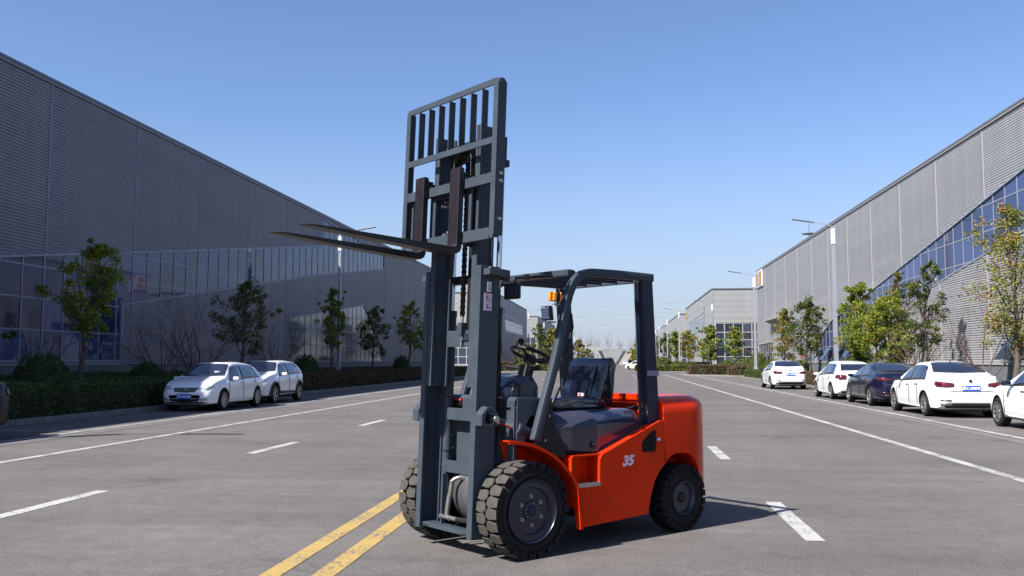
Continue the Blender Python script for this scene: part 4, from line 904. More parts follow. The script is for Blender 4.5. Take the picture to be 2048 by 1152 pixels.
# tilted open vents in the lower windows
for y in (34.6, 56.0, 58.4, 61.0, 64.2, 67.0, 89.5, 92.2):
    b = MB().add([(14.30, y, 2.32), (13.72, y, 1.50), (13.72, y + .98, 1.50), (14.30, y + .98, 2.32), (14.27, y, 2.34), (13.69, y, 1.52), (13.69, y + .98, 1.52), (14.27, y + .98, 2.34)], [(0, 1, 2, 3), (7, 6, 5, 4), (0, 4, 5, 1), (1, 5, 6, 2), (2, 6, 7, 3), (3, 7, 4, 0)])
    b.obj('open_vent', M['glass2'], br_, fix=True)
MB().box(13.6, 14.26, 79, 88.5, 5.12, 5.24).obj('entrance_canopy', M['joint'], br_); MB().prism([(13.7, 5.119), (14.26, 5.119), (14.26, 4.86)], 'y', 79.2, 88.3).obj('canopy_soffit', M['cap'], br_)
sg = MB().box(14.22, 14.34, 92.9, 96.6, 8.85, 10.5).obj('gold_logo_panel', M['white'], br_, bevel=.02)
MB().box(14.205, 14.219, 93.1, 96.4, 8.98, 10.37).obj('logo_ground', M['gold'], sg)
text('S', 1.5, M['white'], sg, Matrix(((0, 0, -1, 14.20), (-1, 0, 0, 94.75), (0, 1, 0, 9.68), (0, 0, 0, 1))), bold=.03, name='logo_letter')

ra = empty('roof_mast', 'thin saucer shaped roof antenna on the right workshop roof', 'antenna', (15.2, 74.8, H))
MB().tube([(0, 0, 0), (0, 0, 1.6)], .03, 8).obj('mast_tube', M['cap'], ra); MB().lathe([(.82, .12), (.86, .55), (.90, .55), (1.0, .10)], axis='z', n=24).obj('saucer', M['cap'], ra, smooth=40); MB().tube([(0, 0, 1.6), (0, 0, 2.1)], .012, 6).obj('rod', M['cap'], ra)

# --- further workshops: sunlit end wall towards us, flank along the road
def far_block(name, label, side, xf, y0, y1, wdt, door=True):
    r = empty(name, label, 'building'); sx = -1 if side == 'L' else 1
    xa, xb = (xf - wdt, xf) if side == 'L' else (xf, xf + wdt)
    MB().box(xa + .2, xb - .2, y0 + .2, y1, 0, H - .05).obj('wall_core', M['wallback'], r)
    n = (-sx, 0, 0); Ff = Facade((xf, 0, 0), (0, 1, 0), n, r); Fe = Facade((xf, y0, 0), (sx, 0, 0), (0, -1, 0), r)
    L = y1 - y0
    lowA, highA = [(y0 + .62 * L, 1.42), (y0 + .96 * L, 1.42), (y0 + .96 * L, 3.4), (y0 + .62 * L, 3.4)], [(y0 + .28 * L, 5.75), (y0 + .86 * L, 5.85), (y0 + .86 * L, 7.85), (y0 + .24 * L, 8.3)]
    lowB = [(y0 + .5, 1.42), (y0 + .22 * L, 1.42), (y0 + .17 * L, 4.6), (y0 + .5, 5.6)]
    holes = [lowA, highA, lowB]
    cladding(Ff, y0, y1, 1.3, H, 4.4, 1.55, holes, M['clad_shaded'] if side == 'L' else M['clad_far'], M['joint'] if side == 'R' else M['jointd'], jw=.16, ribs=False)
    for h in holes:
        glazing(Ff, h, grid(min(p[0] for p in h), max(p[0] for p in h), 2.2), grid(1.42 if h is not highA else 5.75, max(p[1] for p in h), 1.1), M['glass3'], M['frame'], mw=.09, frame_w=.14)
    e1 = [(0.3, .9), (min(14, wdt - 1), .9), (min(14, wdt - 1), 6.45), (.3, 6.45)]
    cladding(Fe, 0, wdt, .3, H, wdt / 2, .75 if side == 'R' else .75, [e1], M['clad_far'], M['joint'], jw=.12, ribs=False)
    glazing(Fe, e1, grid(.3, min(14, wdt - 1), 1.12), [.9, 2.0, 3.2, 4.15, 5.1, 6.45], M['glass2'], M['joint'], mw=.12, frame_w=.16)
    MB().box(xa - .1, xb + .1, y0 - .12, y1, H + .001, H + .14).obj('parapet_cap', M['cap'], r)
    MB().box(xa, xb, y0 + .1, y0 + .25, 0, .9).obj('plinth', M['plinthr'], r)
    return r
far_block('workshop_building', 'grey workshop beyond the left cross street, second in its row, seen through the mast', 'L', -16.4, 122.5, 167, 30)
far_block('workshop_building', 'third workshop of the left row with a pale end wall behind the work lamp', 'L', -16.4, 190, 244, 30)
far_block('workshop_building', 'fourth and farthest workshop of the left row, just left of the seat', 'L', -16.4, 262, 320, 30)
far_block('workshop_building', 'pale workshop with a dark gridded window wall, second in the right row', 'R', 12.2, 120.3, 166.5, 24)
b3 = far_block('workshop_building', 'third workshop of the right row, half hidden by lamp posts', 'R', 12.2, 183.5, 226, 24)
b4 = far_block('workshop_building', 'fourth workshop of the right row with dark red lettering at its corner', 'R', 12.2, 245, 290, 24)
text('贸', 3.4, M['darkred'], b4, Matrix(((1, 0, 0, 14.6), (0, 0, -1, 244.85), (0, 1, 0, 8.4), (0, 0, 0, 1))), bold=.08, name='corner_character', ext=.02)
l2 = MB().box(12.08, 12.17, 163.6, 165.6, 8.9, 10.2).obj('gold_logo_panel', M['gold'], b3)
far_block('workshop_building', 'fifth and farthest workshop of the right row beside the rear guard post', 'R', 12.2, 305, 345, 24)
l2.parent = [o for o in C.objects if o.get('label', '').startswith('pale workshop with')][0]

# --- gatehouse far down the road: two leaning portals and a glazed block between
Y = 330.
g = empty('gatehouse', 'pale angular gatehouse with leaning legs closing the far end of the road', 'gatehouse')
b = MB().prism([(-30, 4.9), (-30, 6.4), (-6.6, 6.5), (-1.8, .0), (-4.0, 0), (-7.9, 5.0)], 'y', Y, Y + 7); b.obj('left_portal', M['beige'], g, fix=True)
b = MB().prism([(.2, 0), (3.6, 5.6), (14, 4.9), (14, 3.8), (5.4, 4.4), (2.8, 0)], 'y', Y, Y + 7); b.obj('right_portal', M['beige'], g, fix=True)
MB().prism([(-6.3, 6.0), (8, 5.5), (8, 0), (-2.4, 0), ], 'y', Y + 8, Y + 14).obj('middle_block', M['clad_far'], g, fix=True)
for k in range(9): MB().box(-5.5, 8, Y + 7.93, Y + 7.985, .6 + .62 * k, .64 + .62 * k).obj('panel_joint', M['jointd'], g)
MB().prism([(-.9, 0), (.1, 0), (3.1, 5.0), (2.2, 5.3)], 'y', Y + 7.2, Y + 7.9).obj('glass_strip', M['glass2'], g, fix=True)
MB().prism([(-6.9, 5.1), (-5.6, 5.1), (-4.3, 2.4), (-5.5, 2.4)], 'y', Y - .06, Y - .01).obj('window', M['glass2'], g, fix=True)
b = MB()
for k in range(3): b.tube([(-1.5 + k, Y + 3, 5.5 + .3 * k), (7.5, Y + 3, 8.4)], .07, 5)
b.obj('roof_strut', M['cap'], g)
# ------------------------------------------------------------------ plants
def leaf_cloud(pts, size, rng, flat=.0, asp=.55):
    v = []; f = []
    for p in pts:
        n = Vector((rng.gauss(0, 1), rng.gauss(0, 1), rng.gauss(.5, 1))).normalized(); a = n.orthogonal().normalized(); q = rng.uniform(0, 6.28)
        t = (a * math.cos(q) + n.cross(a) * math.sin(q)); s = size * rng.uniform(.6, 1.3); bb = n.cross(t) * (s * asp); t = t * s; k = len(v)
        c = Vector(p); v += [tuple(c - t), tuple(c + bb + n * (s * .15)), tuple(c + t), tuple(c - bb + n * (s * .15))]; f.append((k, k + 1, k + 2, k + 3))
    return v, f
def branch(b, p, d, L, r, depth, rng, tips, spread, up, nseg=4, kids=(2, 4), shrink=.72, segs=6, wob=.12):
    pts = [Vector(p)]; rs = [r]; dd = Vector(d).normalized()
    for i in range(nseg):
        dd = (dd + Vector((rng.gauss(0, wob), rng.gauss(0, wob), rng.gauss(0, wob) + up))).normalized(); pts.append(pts[-1] + dd * L / nseg); rs.append(r * (1 - .55 * (i + 1) / nseg))
    b.tube(pts, rs, segs, cap=False)
    if depth == 0:
        tips += pts[1:]; return
    if depth == 1: tips += pts[2:]
    for k in range(rng.randint(*kids)):
        i = rng.randint(max(1, nseg - 3), nseg); a = rng.uniform(0, 6.28); o = dd.orthogonal().normalized(); o = o * math.cos(a) + dd.cross(o) * math.sin(a)
        branch(b, pts[i], dd * rng.uniform(.6, 1) + o * rng.uniform(spread * .6, spread), L * shrink * rng.uniform(.75, 1.15), rs[i] * .68, depth - 1, rng, tips, spread, up, nseg, kids, shrink, max(3, segs - 1), wob)
def tree(kind, x, y, h, cw, label, group, seed, leaves=1.0, trunk_h=.35, lean=0):
    rng = random.Random(seed); cat = 'shrub' if kind == 'bare' else 'tree'
    t = empty({'bare': 'bare_shrub', 'magnolia': 'magnolia_tree', 'maple': 'maple_tree', 'orange': 'maple_tree', 'yellow': 'maple_tree'}[kind], label, cat, (x, y, .08), 0, group)
    b = MB(); tips = []
    if kind == 'bare':
        # vase of thin upright stems
        n = rng.randint(5, 6); br0 = MB(); tr = MB(); tr.tube([(0, 0, -.1), (.01, 0, h * .09), (-.01, .01, h * .17)], [h * .020, h * .016, h * .015], 8)
        for k in range(n):
            a = 6.28 * k / n + rng.uniform(-.4, .4); sp = rng.uniform(.45, .95) * cw / h * 1.5
            branch(br0, (0, 0, h * rng.uniform(.12, .17)), (math.cos(a) * sp, math.sin(a) * sp, .8), h * .55, h * .0088, 4, rng, tips, .50, .07, 4, (2, 3), .72, 5, .11)
        tr.obj('trunk', M['barkd'], t, smooth=60); br0.obj('twigs', M['barkd'], t, smooth=60)
        pts = [p for p in tips if rng.random() < .8]; v, f = leaf_cloud(pts, .020, rng); lb = MB(); lb.add(v, f); lb.obj('buds', M['barkd'], t); return t
    th = h * trunk_h; tr = MB(); mid = h * .93
    pts = [Vector((lean * i / 8 + rng.gauss(0, .01 * h) * (i > 0), rng.gauss(0, .01 * h) * (i > 0), -.1 + mid * i / 8)) for i in range(9)]
    tr.tube(pts, [h * .017 * (1 - .8 * i / 8) + .008 for i in range(9)], 9)
    lb = MB(); cl = []; crown0 = th; mag = kind == 'magnolia'
    nm = {'magnolia': 9, 'maple': 11, 'orange': 11, 'yellow': 8}[kind] + (3 if leaves > 1.3 else 0)
    for k in range(nm):
        u = (k + rng.uniform(.2, .8)) / nm; prof = (1 - abs(u - .38) / .75) ** .8
        rad = cw / 2 * prof * rng.uniform(.30, .80); a = k * 2.399 + rng.uniform(-.7, .7); zz = crown0 + (h - crown0) * (.10 + .86 * u)
        i = max(1, min(7, int(zz * .80 / mid * 8))); base = pts[i]; q = pts[min(8, i + 1)]; R0 = cw * rng.uniform(.17, .25) * (.62 + .5 * prof)
        cc = Vector((q.x + rad * math.cos(a), q.y + rad * math.sin(a), zz)); mp_ = base.lerp(cc, .5) + Vector((0, 0, -.03 * h))
        tr.tube([base, mp_, cc], [h * .0075 * (1.25 - u), h * .005, h * .0025], 5, cap=False)
        for _ in range(7 if mag else 9):
            d = Vector((rng.gauss(0, 1), rng.gauss(0, 1), rng.gauss(0, .8))).normalized() * R0 * rng.uniform(.45, 1.25); e_ = cc + d
            if rng.random() < .6: tr.tube([cc, e_], [h * .002, .004], 3, cap=False)
            cl.append((e_, R0 * rng.uniform(.34, .62)))
    for k in range(5): a = rng.uniform(0, 6.28); cl.append((Vector((pts[8].x + .05 * cw * math.cos(a), pts[8].y + .05 * cw * math.sin(a), h * rng.uniform(.90, .99))), cw * .06))
    if rng.random() < .8:   # a stray shoot or two beyond the crown
        for k in range(2): a = rng.uniform(0, 6.28); e_ = Vector((math.cos(a) * cw * .62, math.sin(a) * cw * .62, h * rng.uniform(.55, .95))); tr.tube([pts[4], pts[4].lerp(e_, .6) + Vector((0, 0, .05 * h)), e_], [.02, .012, .005], 4, cap=False); cl += [(e_, cw * .055), (e_.lerp(pts[5], .18), cw * .05)]
    far = max(1, y / 55); leaves = leaves / far ** .7
    lp = []; size = {'magnolia': .070, 'maple': .043, 'orange': .042, 'yellow': .043}[kind]
    nl = int({'magnolia': 48, 'maple': 88, 'orange': 64, 'yellow': 58}[kind] * leaves)
    for c, r_ in cl:
        for _ in range(nl):
            d = Vector((rng.gauss(0, 1), rng.gauss(0, 1), rng.gauss(0, 1))).normalized() * r_ * rng.random() ** .45; d.z *= .8; lp.append(c + d)
    v, f = leaf_cloud(lp, size * far ** 1.05, rng, asp=.42 if kind == 'magnolia' else .75); lb.add(v, f)
    tr.obj('trunk', M['bark'], t, smooth=60)
    lb.obj('crown', {'magnolia': M['magnolia'], 'maple': M['maple'], 'orange': M['orange_leaf'], 'yellow': M['yellow_leaf']}[kind], t); return t
def hedge(name, label, x0, x1, y0, y1, z0, z1, m, dens, size, seed, group=None, zback=None, cat='hedge'):
    rng = random.Random(seed); t = empty(name, label, cat, ((x0 + x1) / 2, y0, .08), 0, group); ox, oy = (x0 + x1) / 2, y0
    zb = z1 if zback is None else zback
    def top(x): return lerp(z1, zb, 0 if name != 'hedge' or zback is None else (abs(x - (x1 if x1 < 0 else x0)) / (x1 - x0)))
    nx, ny = max(2, int((x1 - x0) / .5)), max(2, int((y1 - y0) / .5)); b = MB(); g = .05
    for i in range(nx + 1):
        for j in range(ny + 1):
            x = lerp(x0 + g, x1 - g, i / nx); y = lerp(y0 + g, y1 - g, j / ny); b.v.append((x - ox, y - oy, top(x) - .08 - .04 + .03 * math.sin(y * 3.1 + x * 2.3)))
    for i in range(nx):
        for j in range(ny): a = i * (ny + 1) + j; b.f.append((a, a + ny + 1, a + ny + 2, a + 1)); b.m.append(0)
    b.box(x0 + g - ox, x1 - g - ox, g, y1 - y0 - g, z0 - .08, min(z1, zb) - .13)
    b.obj('hedge_core', M['hedgecore'], t)
    lp = []; area_t = (x1 - x0) * (y1 - y0)
    def undul(y, z=0): return .035 * math.sin(y * 1.9 + seed) + .03 * math.sin(y * 4.7 + z * 3) + .02 * math.sin(y * 11.3 + z * 7)
    for _ in range(int(area_t * dens)):
        x = rng.uniform(x0, x1); y = rng.uniform(y0, y1); lp.append((x - ox, y - oy, top(x) - .08 + undul(y, x) + rng.gauss(0, .025)))
    for xs_, ar in ((x0, 1), (x1, 1)):
        for _ in range(int((y1 - y0) * (z1 - z0) * dens * 1.6)):
            y = rng.uniform(y0, y1); z = rng.uniform(z0, top(xs_)); lp.append((xs_ - ox + (1 if xs_ == x1 else -1) * undul(y, z) + rng.gauss(0, .03), y - oy, z - .08))
    for ys in (y0, y1):
        for _ in range(int((x1 - x0) * (z1 - z0) * dens * 1.6)):
            x = rng.uniform(x0, x1); z = rng.uniform(z0, top(x)); lp.append((x - ox, ys - oy + rng.gauss(0, .035) + undul(x, z), z - .08))
    for xs_ in (x0, x1):
        for _ in range(int((y1 - y0) * dens * .16)): y = rng.uniform(y0, y1); lp.append((xs_ - ox + rng.gauss(0, .04) + (.04 if xs_ == x0 else -.04), y - oy, top(xs_) - .08 - abs(rng.gauss(0, .05)) + undul(y)))
    v, f = leaf_cloud(lp, size, rng, asp=.7); lb = MB(); lb.add(v, f); o = lb.obj('leaves', M[m], t); o['kind'] = 'stuff'; return t
def bush(label, x, y, r, h, seed, group, m='bush', dens=420, size=.035):
    rng = random.Random(seed); t = empty('round_bush', label, 'bush', (x, y, .08), 0, group); b = MB()
    b.lathe([(0, r * .90), (h * .30, r * .97), (h * .60, r * .84), (h * .82, r * .52), (h * .93, r * .2), (h * .96, .02)], axis='z', n=24); b.obj('bush_core', M['hedgecore'], t)
    lp = []
    for _ in range(int(dens * (r * r + r * h) * 4.2)):
        th = rng.uniform(0, 6.28); u = rng.random(); ph = math.acos(u); k = 1 + .03 * math.sin(th * 5 + seed) + .025 * math.sin(ph * 7 + th * 3) + rng.gauss(0, .014)
        lp.append((r * k * math.sin(ph) ** .8 * math.cos(th), r * k * math.sin(ph) ** .8 * math.sin(th), .02 + h * k * math.cos(ph) ** .9))
    v, f = leaf_cloud(lp, size, rng, asp=.7); lb = MB(); lb.add(v, f); o = lb.obj('leaves', M[m], t); o['kind'] = 'stuff'; return t

GL, GR = 'young trees in the planting bed on the left', 'young trees in the planting bed on the right'
BL, BR = 'bare shrubs on the left', 'bare shrubs on the right'
tree('magnolia', -15.6, 20.7, 3.2, 1.8, 'dark leafy tree cut off by the left edge of the picture', GL, 11, 1)
tree('maple', -15.9, 25.6, 4.9, 2.0, 'tall maple in deep shade in front of the big left window wall', GL, 12, .75, .40, .60)
tree('bare', -15.5, 30.1, 3.35, 1.9, 'bare reddish shrub behind the hood of the first white hatchback, left of its pair', BL, 13)
tree('bare', -15.4, 32.6, 3.9, 1.9, 'bare reddish shrub above the windscreen of the white hatchback, right of its pair', BL, 14)
tree('magnolia', -15.5, 36.7, 4.6, 2.5, 'dark magnolia standing behind the two parked cars on the left', GL, 15, 1.2, .36, .15)
tree('bare', -15.6, 41.0, 3.5, 1.7, 'bare shrub behind the roof of the white crossover', BL, 16)
tree('maple', -15.9, 50.3, 5.5, 1.5, 'slim maple just left of the left lamp post', GL, 17, .9, .34)
tree('magnolia', -15.6, 58.1, 4.8, 2.3, 'dense round magnolia in front of the low window of the left workshop', GL, 18, 1.2, .34)
tree('maple', -15.5, 68.2, 5.8, 2.3, 'loose maple on the left, last before the mast', GL, 19, .55, .36)
tree('magnolia', -15.4, 73.1, 4.3, 1.4, 'small dark magnolia half hidden behind the mast', GL, 20, .6)
tree('orange', 12.3, 30.2, 6.1, 3.5, 'big maple with orange tinted leaves at the right edge', GR, 31, 1.0, .24)
tree('bare', 12.3, 33.0, 3.6, 2.3, 'bare shrub above the roof of the white sedan with the readable number plate', BR, 32)
tree('magnolia', 12.3, 39.0, 5.3, 2.3, 'tall gappy magnolia with pale trunk in front of the slanting windows', GR, 33, 1.0, .30, .25)
tree('bare', 12.6, 40.9, 3.2, 1.5, 'bare shrub just left of the tall magnolia on the right', BR, 34)
tree('maple', 12.2, 43.3, 4.3, 2.5, 'maple with an orange flank, between the bushy maple and the tall magnolia', GR, 35, 1.35, .26)
tree('yellow', 12.8, 43.9, 5.6, 1.0, 'thin yellowish young tree rising above its neighbours against the slanting windows', GR, 36, .5, .55)
tree('maple', 12.2, 48.5, 5.2, 2.7, 'bushy bright green maple right of the near lamp post', GR, 37, 1.8, .22)
tree('magnolia', 12.2, 60.6, 5.1, 3.1, 'round dark magnolia left of the near lamp post on the right', GR, 38, 1.5, .32)
tree('orange', 12.4, 70.7, 5.3, 2.3, 'orange and green young maple behind the farthest parked white sedan', GR, 39, .9, .2)
tree('bare', 12.6, 66.4, 3.5, 1.9, 'bare shrub between the round magnolia and the orange maple', BR, 40)
GF = 'trees beyond the cross street'
tree('maple', 13.9, 112.3, 5.2, 3.0, 'light maple in front of the dark gridded window wall', GF, 41, .8, .3); tree('bare', 14.9, 100, 6.2, 2.2, 'thin bare tree at the gap between the first two right workshops', GF, 42)
tree('maple', 11.0, 111.6, 5.6, 3.1, 'bright green maple left of the lamp post before the window wall', GF, 43, .95, .25)
tree('orange', 9.9, 131.7, 5.6, 3.6, 'orange and green maple before the flank of the second right workshop', GF, 44, .8, .25)
tree('maple', 9.8, 160, 6.4, 2.6, 'slim maple right of the lamp post with its base in full view', GF, 45, .6, .3); tree('magnolia', 9.6, 190, 6.8, 4.0, 'dark round tree by the far right lamp posts', GF, 46, .7, .3)
tree('orange', 4.9, 200, 6.2, 5.0, 'rust coloured tree seen just left of the rear guard post', GF, 47, .9, .12); tree('magnolia', 8.6, 215, 7.0, 4, 'dark tree behind the rear guard post', GF, 48, .6, .2)
tree('magnolia', -10.4, 122.6, 6.0, 3.6, 'dark broad tree seen right of the steering wheel knob', GF, 51, 1.1, .14); tree('orange', -9.2, 127, 5.6, 3.4, 'brownish green tree below the work lamp', GF, 52, .9, .12)
tree('magnolia', -13.0, 124, 4.4, 2.8, 'low dark tree behind the cable bundle of the mast', GF, 53, .7, .15); tree('maple', -9.6, 142, 6.4, 4.0, 'green tree left of the front guard leg', GF, 54, .8, .12)
tree('yellow', -8.0, 190, 5.6, 4.0, 'yellow green tree left of the seat back', GF, 55, .9, .1); tree('magnolia', -9.6, 172, 6.6, 5.0, 'tall dark tree beside the far guard post', GF, 56, .9, .12); tree('bare', -12.9, 118.2, 3.0, 2.4, 'pale bare shrub before the far hedge on the left', GF, 57)
tree('orange', 6.6, 262, 6.5, 6, 'reddish tree right of the gatehouse', GF, 58, .7, .1); tree('magnolia', -9.5, 300, 5, 5, 'dark tree through the left portal of the gatehouse', GF, 59, .5, .1); tree('magnolia', 6, 345, 5, 4, 'dark tree in the right portal of the gatehouse', GF, 60, .5, .1)
# far bare trees beyond the gatehouse: each with its own crown of twigs
ORD = 'first second third fourth fifth sixth seventh eighth ninth tenth eleventh twelfth thirteenth fourteenth'.split()
def far_bare(x, y, h, cw, seed, lab):
    rng = random.Random(seed); t = empty('bare_tree', lab, 'tree', (x, y, 0), 0, 'leafless trees beyond the gatehouse'); tr = MB(); tw = MB(); tips = []
    tr.tube([(0, 0, 0), (0, 0, h * .3), (0, 0, h * .62)], [.16, .12, .07], 5)
    for k in range(11): a = k * 2.4; branch(tw, (0, 0, h * (.16 + .042 * k)), (math.cos(a) * .42, math.sin(a) * .42, 1), h * .38, .055, 3, rng, tips, .32, .09, 3, (3, 5), .62, 3, .08)
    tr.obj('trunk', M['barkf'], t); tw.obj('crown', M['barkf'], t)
for k, (x, y, h) in enumerate(sorted([(-27, 400, 11), (-22, 395, 13), (-17, 410, 13.5), (-12, 400, 12.5), (-9, 415, 11.5), (-4, 405, 12), (1, 412, 11), (6, 400, 12), (11, 395, 13), (15, 405, 12.5), (19, 398, 12), (24, 410, 11), (-32, 405, 11), (-37, 398, 10)])): far_bare(x, y, h, 5, 100 + k, '%s from the left of the pale leafless trees beyond the gatehouse' % ORD[k])

hedge('hedge', 'broad clipped green hedge in the left bed, left of the white hatchback', -18.2, -13.42, 8, 34, .1, .82, 'hedge', 330, .034, 1, zback=1.0)
hedge('hedge', 'broad reddish brown hedge filling the left bed behind the white crossover', -18.2, -13.42, 34.1, 74, .1, .80, 'redhedge', 190, .042, 2, zback=.95)
hedge('hedge', 'short green hedge at the far end of the left bed', -18.0, -13.42, 74.1, 97.2, .1, .8, 'hedge', 90, .06, 3)
hedge('hedge', 'low rust tinted hedge behind the row of parked cars on the right', 10.48, 11.6, 22, 57, .1, .74, 'redhedge', 420, .036, 4)
hedge('hedge', 'low green hedge in front of the lamp post, right, beyond the rust tinted one', 10.48, 11.6, 57.1, 78.6, .1, .70, 'hedge', 300, .045, 5)
lw = MB().box(11.7, 14.3, 18, 78.5, .11, .20).obj('grass_strip', M['lawn']); tag(lw, kind='structure')
hedge('hedge', 'rust topped hedge island at the corner of the cross street on the right', 7.2, 13.9, 92, 96.6, .1, 1.0, 'redhedge', 130, .07, 6)
hedge('hedge', 'small rust topped hedge block nearest the cross street corner', 10.6, 13.9, 85.2, 91.9, .1, .9, 'redhedge', 130, .07, 7)
hedge('hedge', 'yellow green hedge along the far kerb, right of the road', 2.3, 11.6, 119, 122, .1, .85, 'bush', 110, .09, 8); hedge('hedge', 'yellow green hedge running away beside the far right lane', 5.5, 6.8, 122.1, 200, .1, .8, 'bush', 40, .13, 9)
hedge('hedge', 'rusty brown hedge beyond the cross street on the left, behind the mast', -16, -13.6, 119, 124, .1, 1.25, 'redhedge', 110, .09, 10); hedge('hedge', 'yellow green hedge beyond the cross street on the left, under the steering wheel', -13.5, -5.0, 119, 121.5, .1, .85, 'bush', 110, .09, 21)
hedge('hedge', 'green hedge running away beside the far left lane', -10.6, -9.4, 121.6, 200, .1, .8, 'bush', 40, .13, 22)
GB1, GB2, GB3 = 'round bushes in the left bed', 'round bushes in the right bed', 'round bushes beyond the cross street'
bush('big dark round bush in front of the left window wall', -15.4, 23.3, .82, 1.5, 1, GB1, 'hedge'); bush('dark round bush left of the white hatchback', -15.5, 29.1, .66, 1.25, 2, GB1, 'hedge')
bush('dark round bush right of the crossover, by the lamp post', -15.6, 45.1, .75, 1.6, 3, GB1, 'hedge', 300, .045); bush('dark round bush at the foot of the loose maple', -15.6, 65.8, .7, 1.65, 4, GB1, 'hedge', 240, .05); bush('last dark bush before the mast', -14.9, 75, .9, 1.35, 5, GB1, 'hedge', 200, .055)
bush('wide bright bush above the dark sedan roof', 12.1, 48.6, 1.1, 1.55, 6, GB2, 'bush', 380); bush('small bright bush by the farthest parked sedan', 12.2, 63.5, .75, 1.35, 7, GB2, 'bush', 280, .045); bush('bright bush left of the farthest parked sedan', 12.4, 76.3, .9, 1.45, 8, GB2, 'bush', 240, .05); bush('round bright bush behind the second right lamp post', 12.0, 81.5, .9, 2.0, 9, GB2, 'bush', 220, .05)
for k, (lb_, x, y, r, h) in enumerate([('clipped round green bush just right of the rear guard post', 6.2, 124.6, .95, 1.75), ('low wide bush behind the third right lamp post', 8.0, 125, 1.2, 1.3), ('flat topped bush left of the second right lamp post', 9.6, 125, 1.1, 1.2), ('bright dome of a bush in front of the window wall corner', 11.0, 99 - 4, .9, 1.35), ('bright bush at the foot of the light maple', 12.6, 94.5, .9, 1.5), ('bush between road and trees, far right lane', 7.4, 150, 1.4, 1.9)]): bush(lb_, x, y, r, h, 20 + k, GB3, 'bush', 110, .085)
bush('bright round bush under the steering wheel', -12.2, 123.6, 1.3, 1.9, 27, GB3, 'bush', 110, .085)

# ------------------------------------------------------------------ lamp posts
def lamp_post(x, y, h, side, label, arm=True, group='road lamps'):
    t = empty('street_lamp', label, 'street lamp', (x, y, 0), 0, group); s = side
    MB().prism([(-.22, -.22), (.22, -.22), (.22, .22), (-.22, .22)], 'z', 0, .55).obj('pedestal', M['polewhite'], t, bevel=.02)
    c = MB(); c.v = [(a * r, b_ * r, z) for z, r in ((.551, .26), (.66, .26), (.80, .14), (.95, .115)) for a, b_ in ((-1, -1), (1, -1), (1, 1), (-1, 1))]
    for i in range(3):
        for k in range(4): c.f.append((4 * i + k, 4 * i + (k + 1) % 4, 4 * i + 4 + (k + 1) % 4, 4 * i + 4 + k))
    c.f += [(3, 2, 1, 0), (12, 13, 14, 15)]; c.m = [0] * len(c.f); c.obj('pole_collar', M['pole'], t)
    c = MB(); c.v = [(a * r, b_ * r, z) for z, r in ((.951, .10), (h, .065)) for a, b_ in ((-1, -1), (1, -1), (1, 1), (-1, 1))]; c.f = [(k, (k + 1) % 4, 4 + (k + 1) % 4, 4 + k) for k in range(4)] + [(4, 5, 6, 7)]; c.m = [0] * 5; c.obj('pole', M['pole'], t)
    MB().box(-.10, .10, -.10, .10, h - .95, h - .12).obj('antenna_box', M['polewhite'], t, bevel=.015)
    if arm:
        MB().sweep_rect([(0, 0, h - .02), (s * .25, 0, h + .10), (s * 1.15, 0, h + .26)], .05, .04).obj('arm', M['pole'], t); MB().sweep_rect([(s * 1.0, 0, h + .245), (s * 2.1, 0, h + .42)], .22, .045).obj('lamp_head', M['cap'], t, bevel=.01)
    return t
lamp_post(-15.8, 51.2, 8.68, 1, 'lamp post standing in the left hedge right of the two white cars')
lamp_post(-12.7, 132, 8.4, 1, 'white topped lamp post seen between mast and work lamp'); lamp_post(-12.9, 163, 8.3, 1, 'thin far lamp post under the work lamp'); lamp_post(-12.8, 280, 8.5, 1, 'tiny far lamp post right of the far guard post')
lamp_post(-15.4, 11.2, 8.6, 1, 'lamp post outside the picture whose thin shadow crosses the left lane')
lamp_post(11.5, 50.5, 8.6, -1, 'tall lamp post rising behind the gap of the parked cars on the right'); lamp_post(11.2, 77.2, 8.4, -1, 'lamp post at the far corner of the first right workshop'); lamp_post(11.6, 115, 8.5, -1, 'lamp post before the corner of the gridded window wall')
lamp_post(8.6, 130.8, 8.4, -1, 'lamp post at the end of the far yellow green hedge, base in full view'); lamp_post(8.4, 158, 8.5, -1, 'lamp post with its box against the third right workshop'); lamp_post(8.4, 188, 8.5, -1, 'far lamp post right of the rear guard post'); lamp_post(8.6, 210, 8.5, -1, 'farthest lamp post right of the rear guard post')
fp = empty('flag', 'small red and white cloth hanging on a stick behind the farthest parked sedan', 'flag', (12.4, 64.8, .1)); MB().tube([(0, 0, 0), (0, 0, 3.2)], .015, 6).obj('stick', M['barkf'], fp); MB().add([(0, 0, 1.9), (.16, .03, 1.75), (.2, .05, 1.45), (.03, 0, 1.6)], [(0, 1, 2, 3)]).obj('cloth', M['red'], fp)
pw = empty('power_line', 'faint high voltage wires sagging across the pale sky behind the seat', 'power line', (0, 0, 0))
for k, zz in enumerate((22, 27, 32)):
    MB().tube([(-150 + 20 * i, 520, zz + .0009 * (-150 + 20 * i + 10) ** 2 * .5 + .03 * (-150 + 20 * i)) for i in range(20)], .045, 4).obj('wire', M['barkf'], pw)

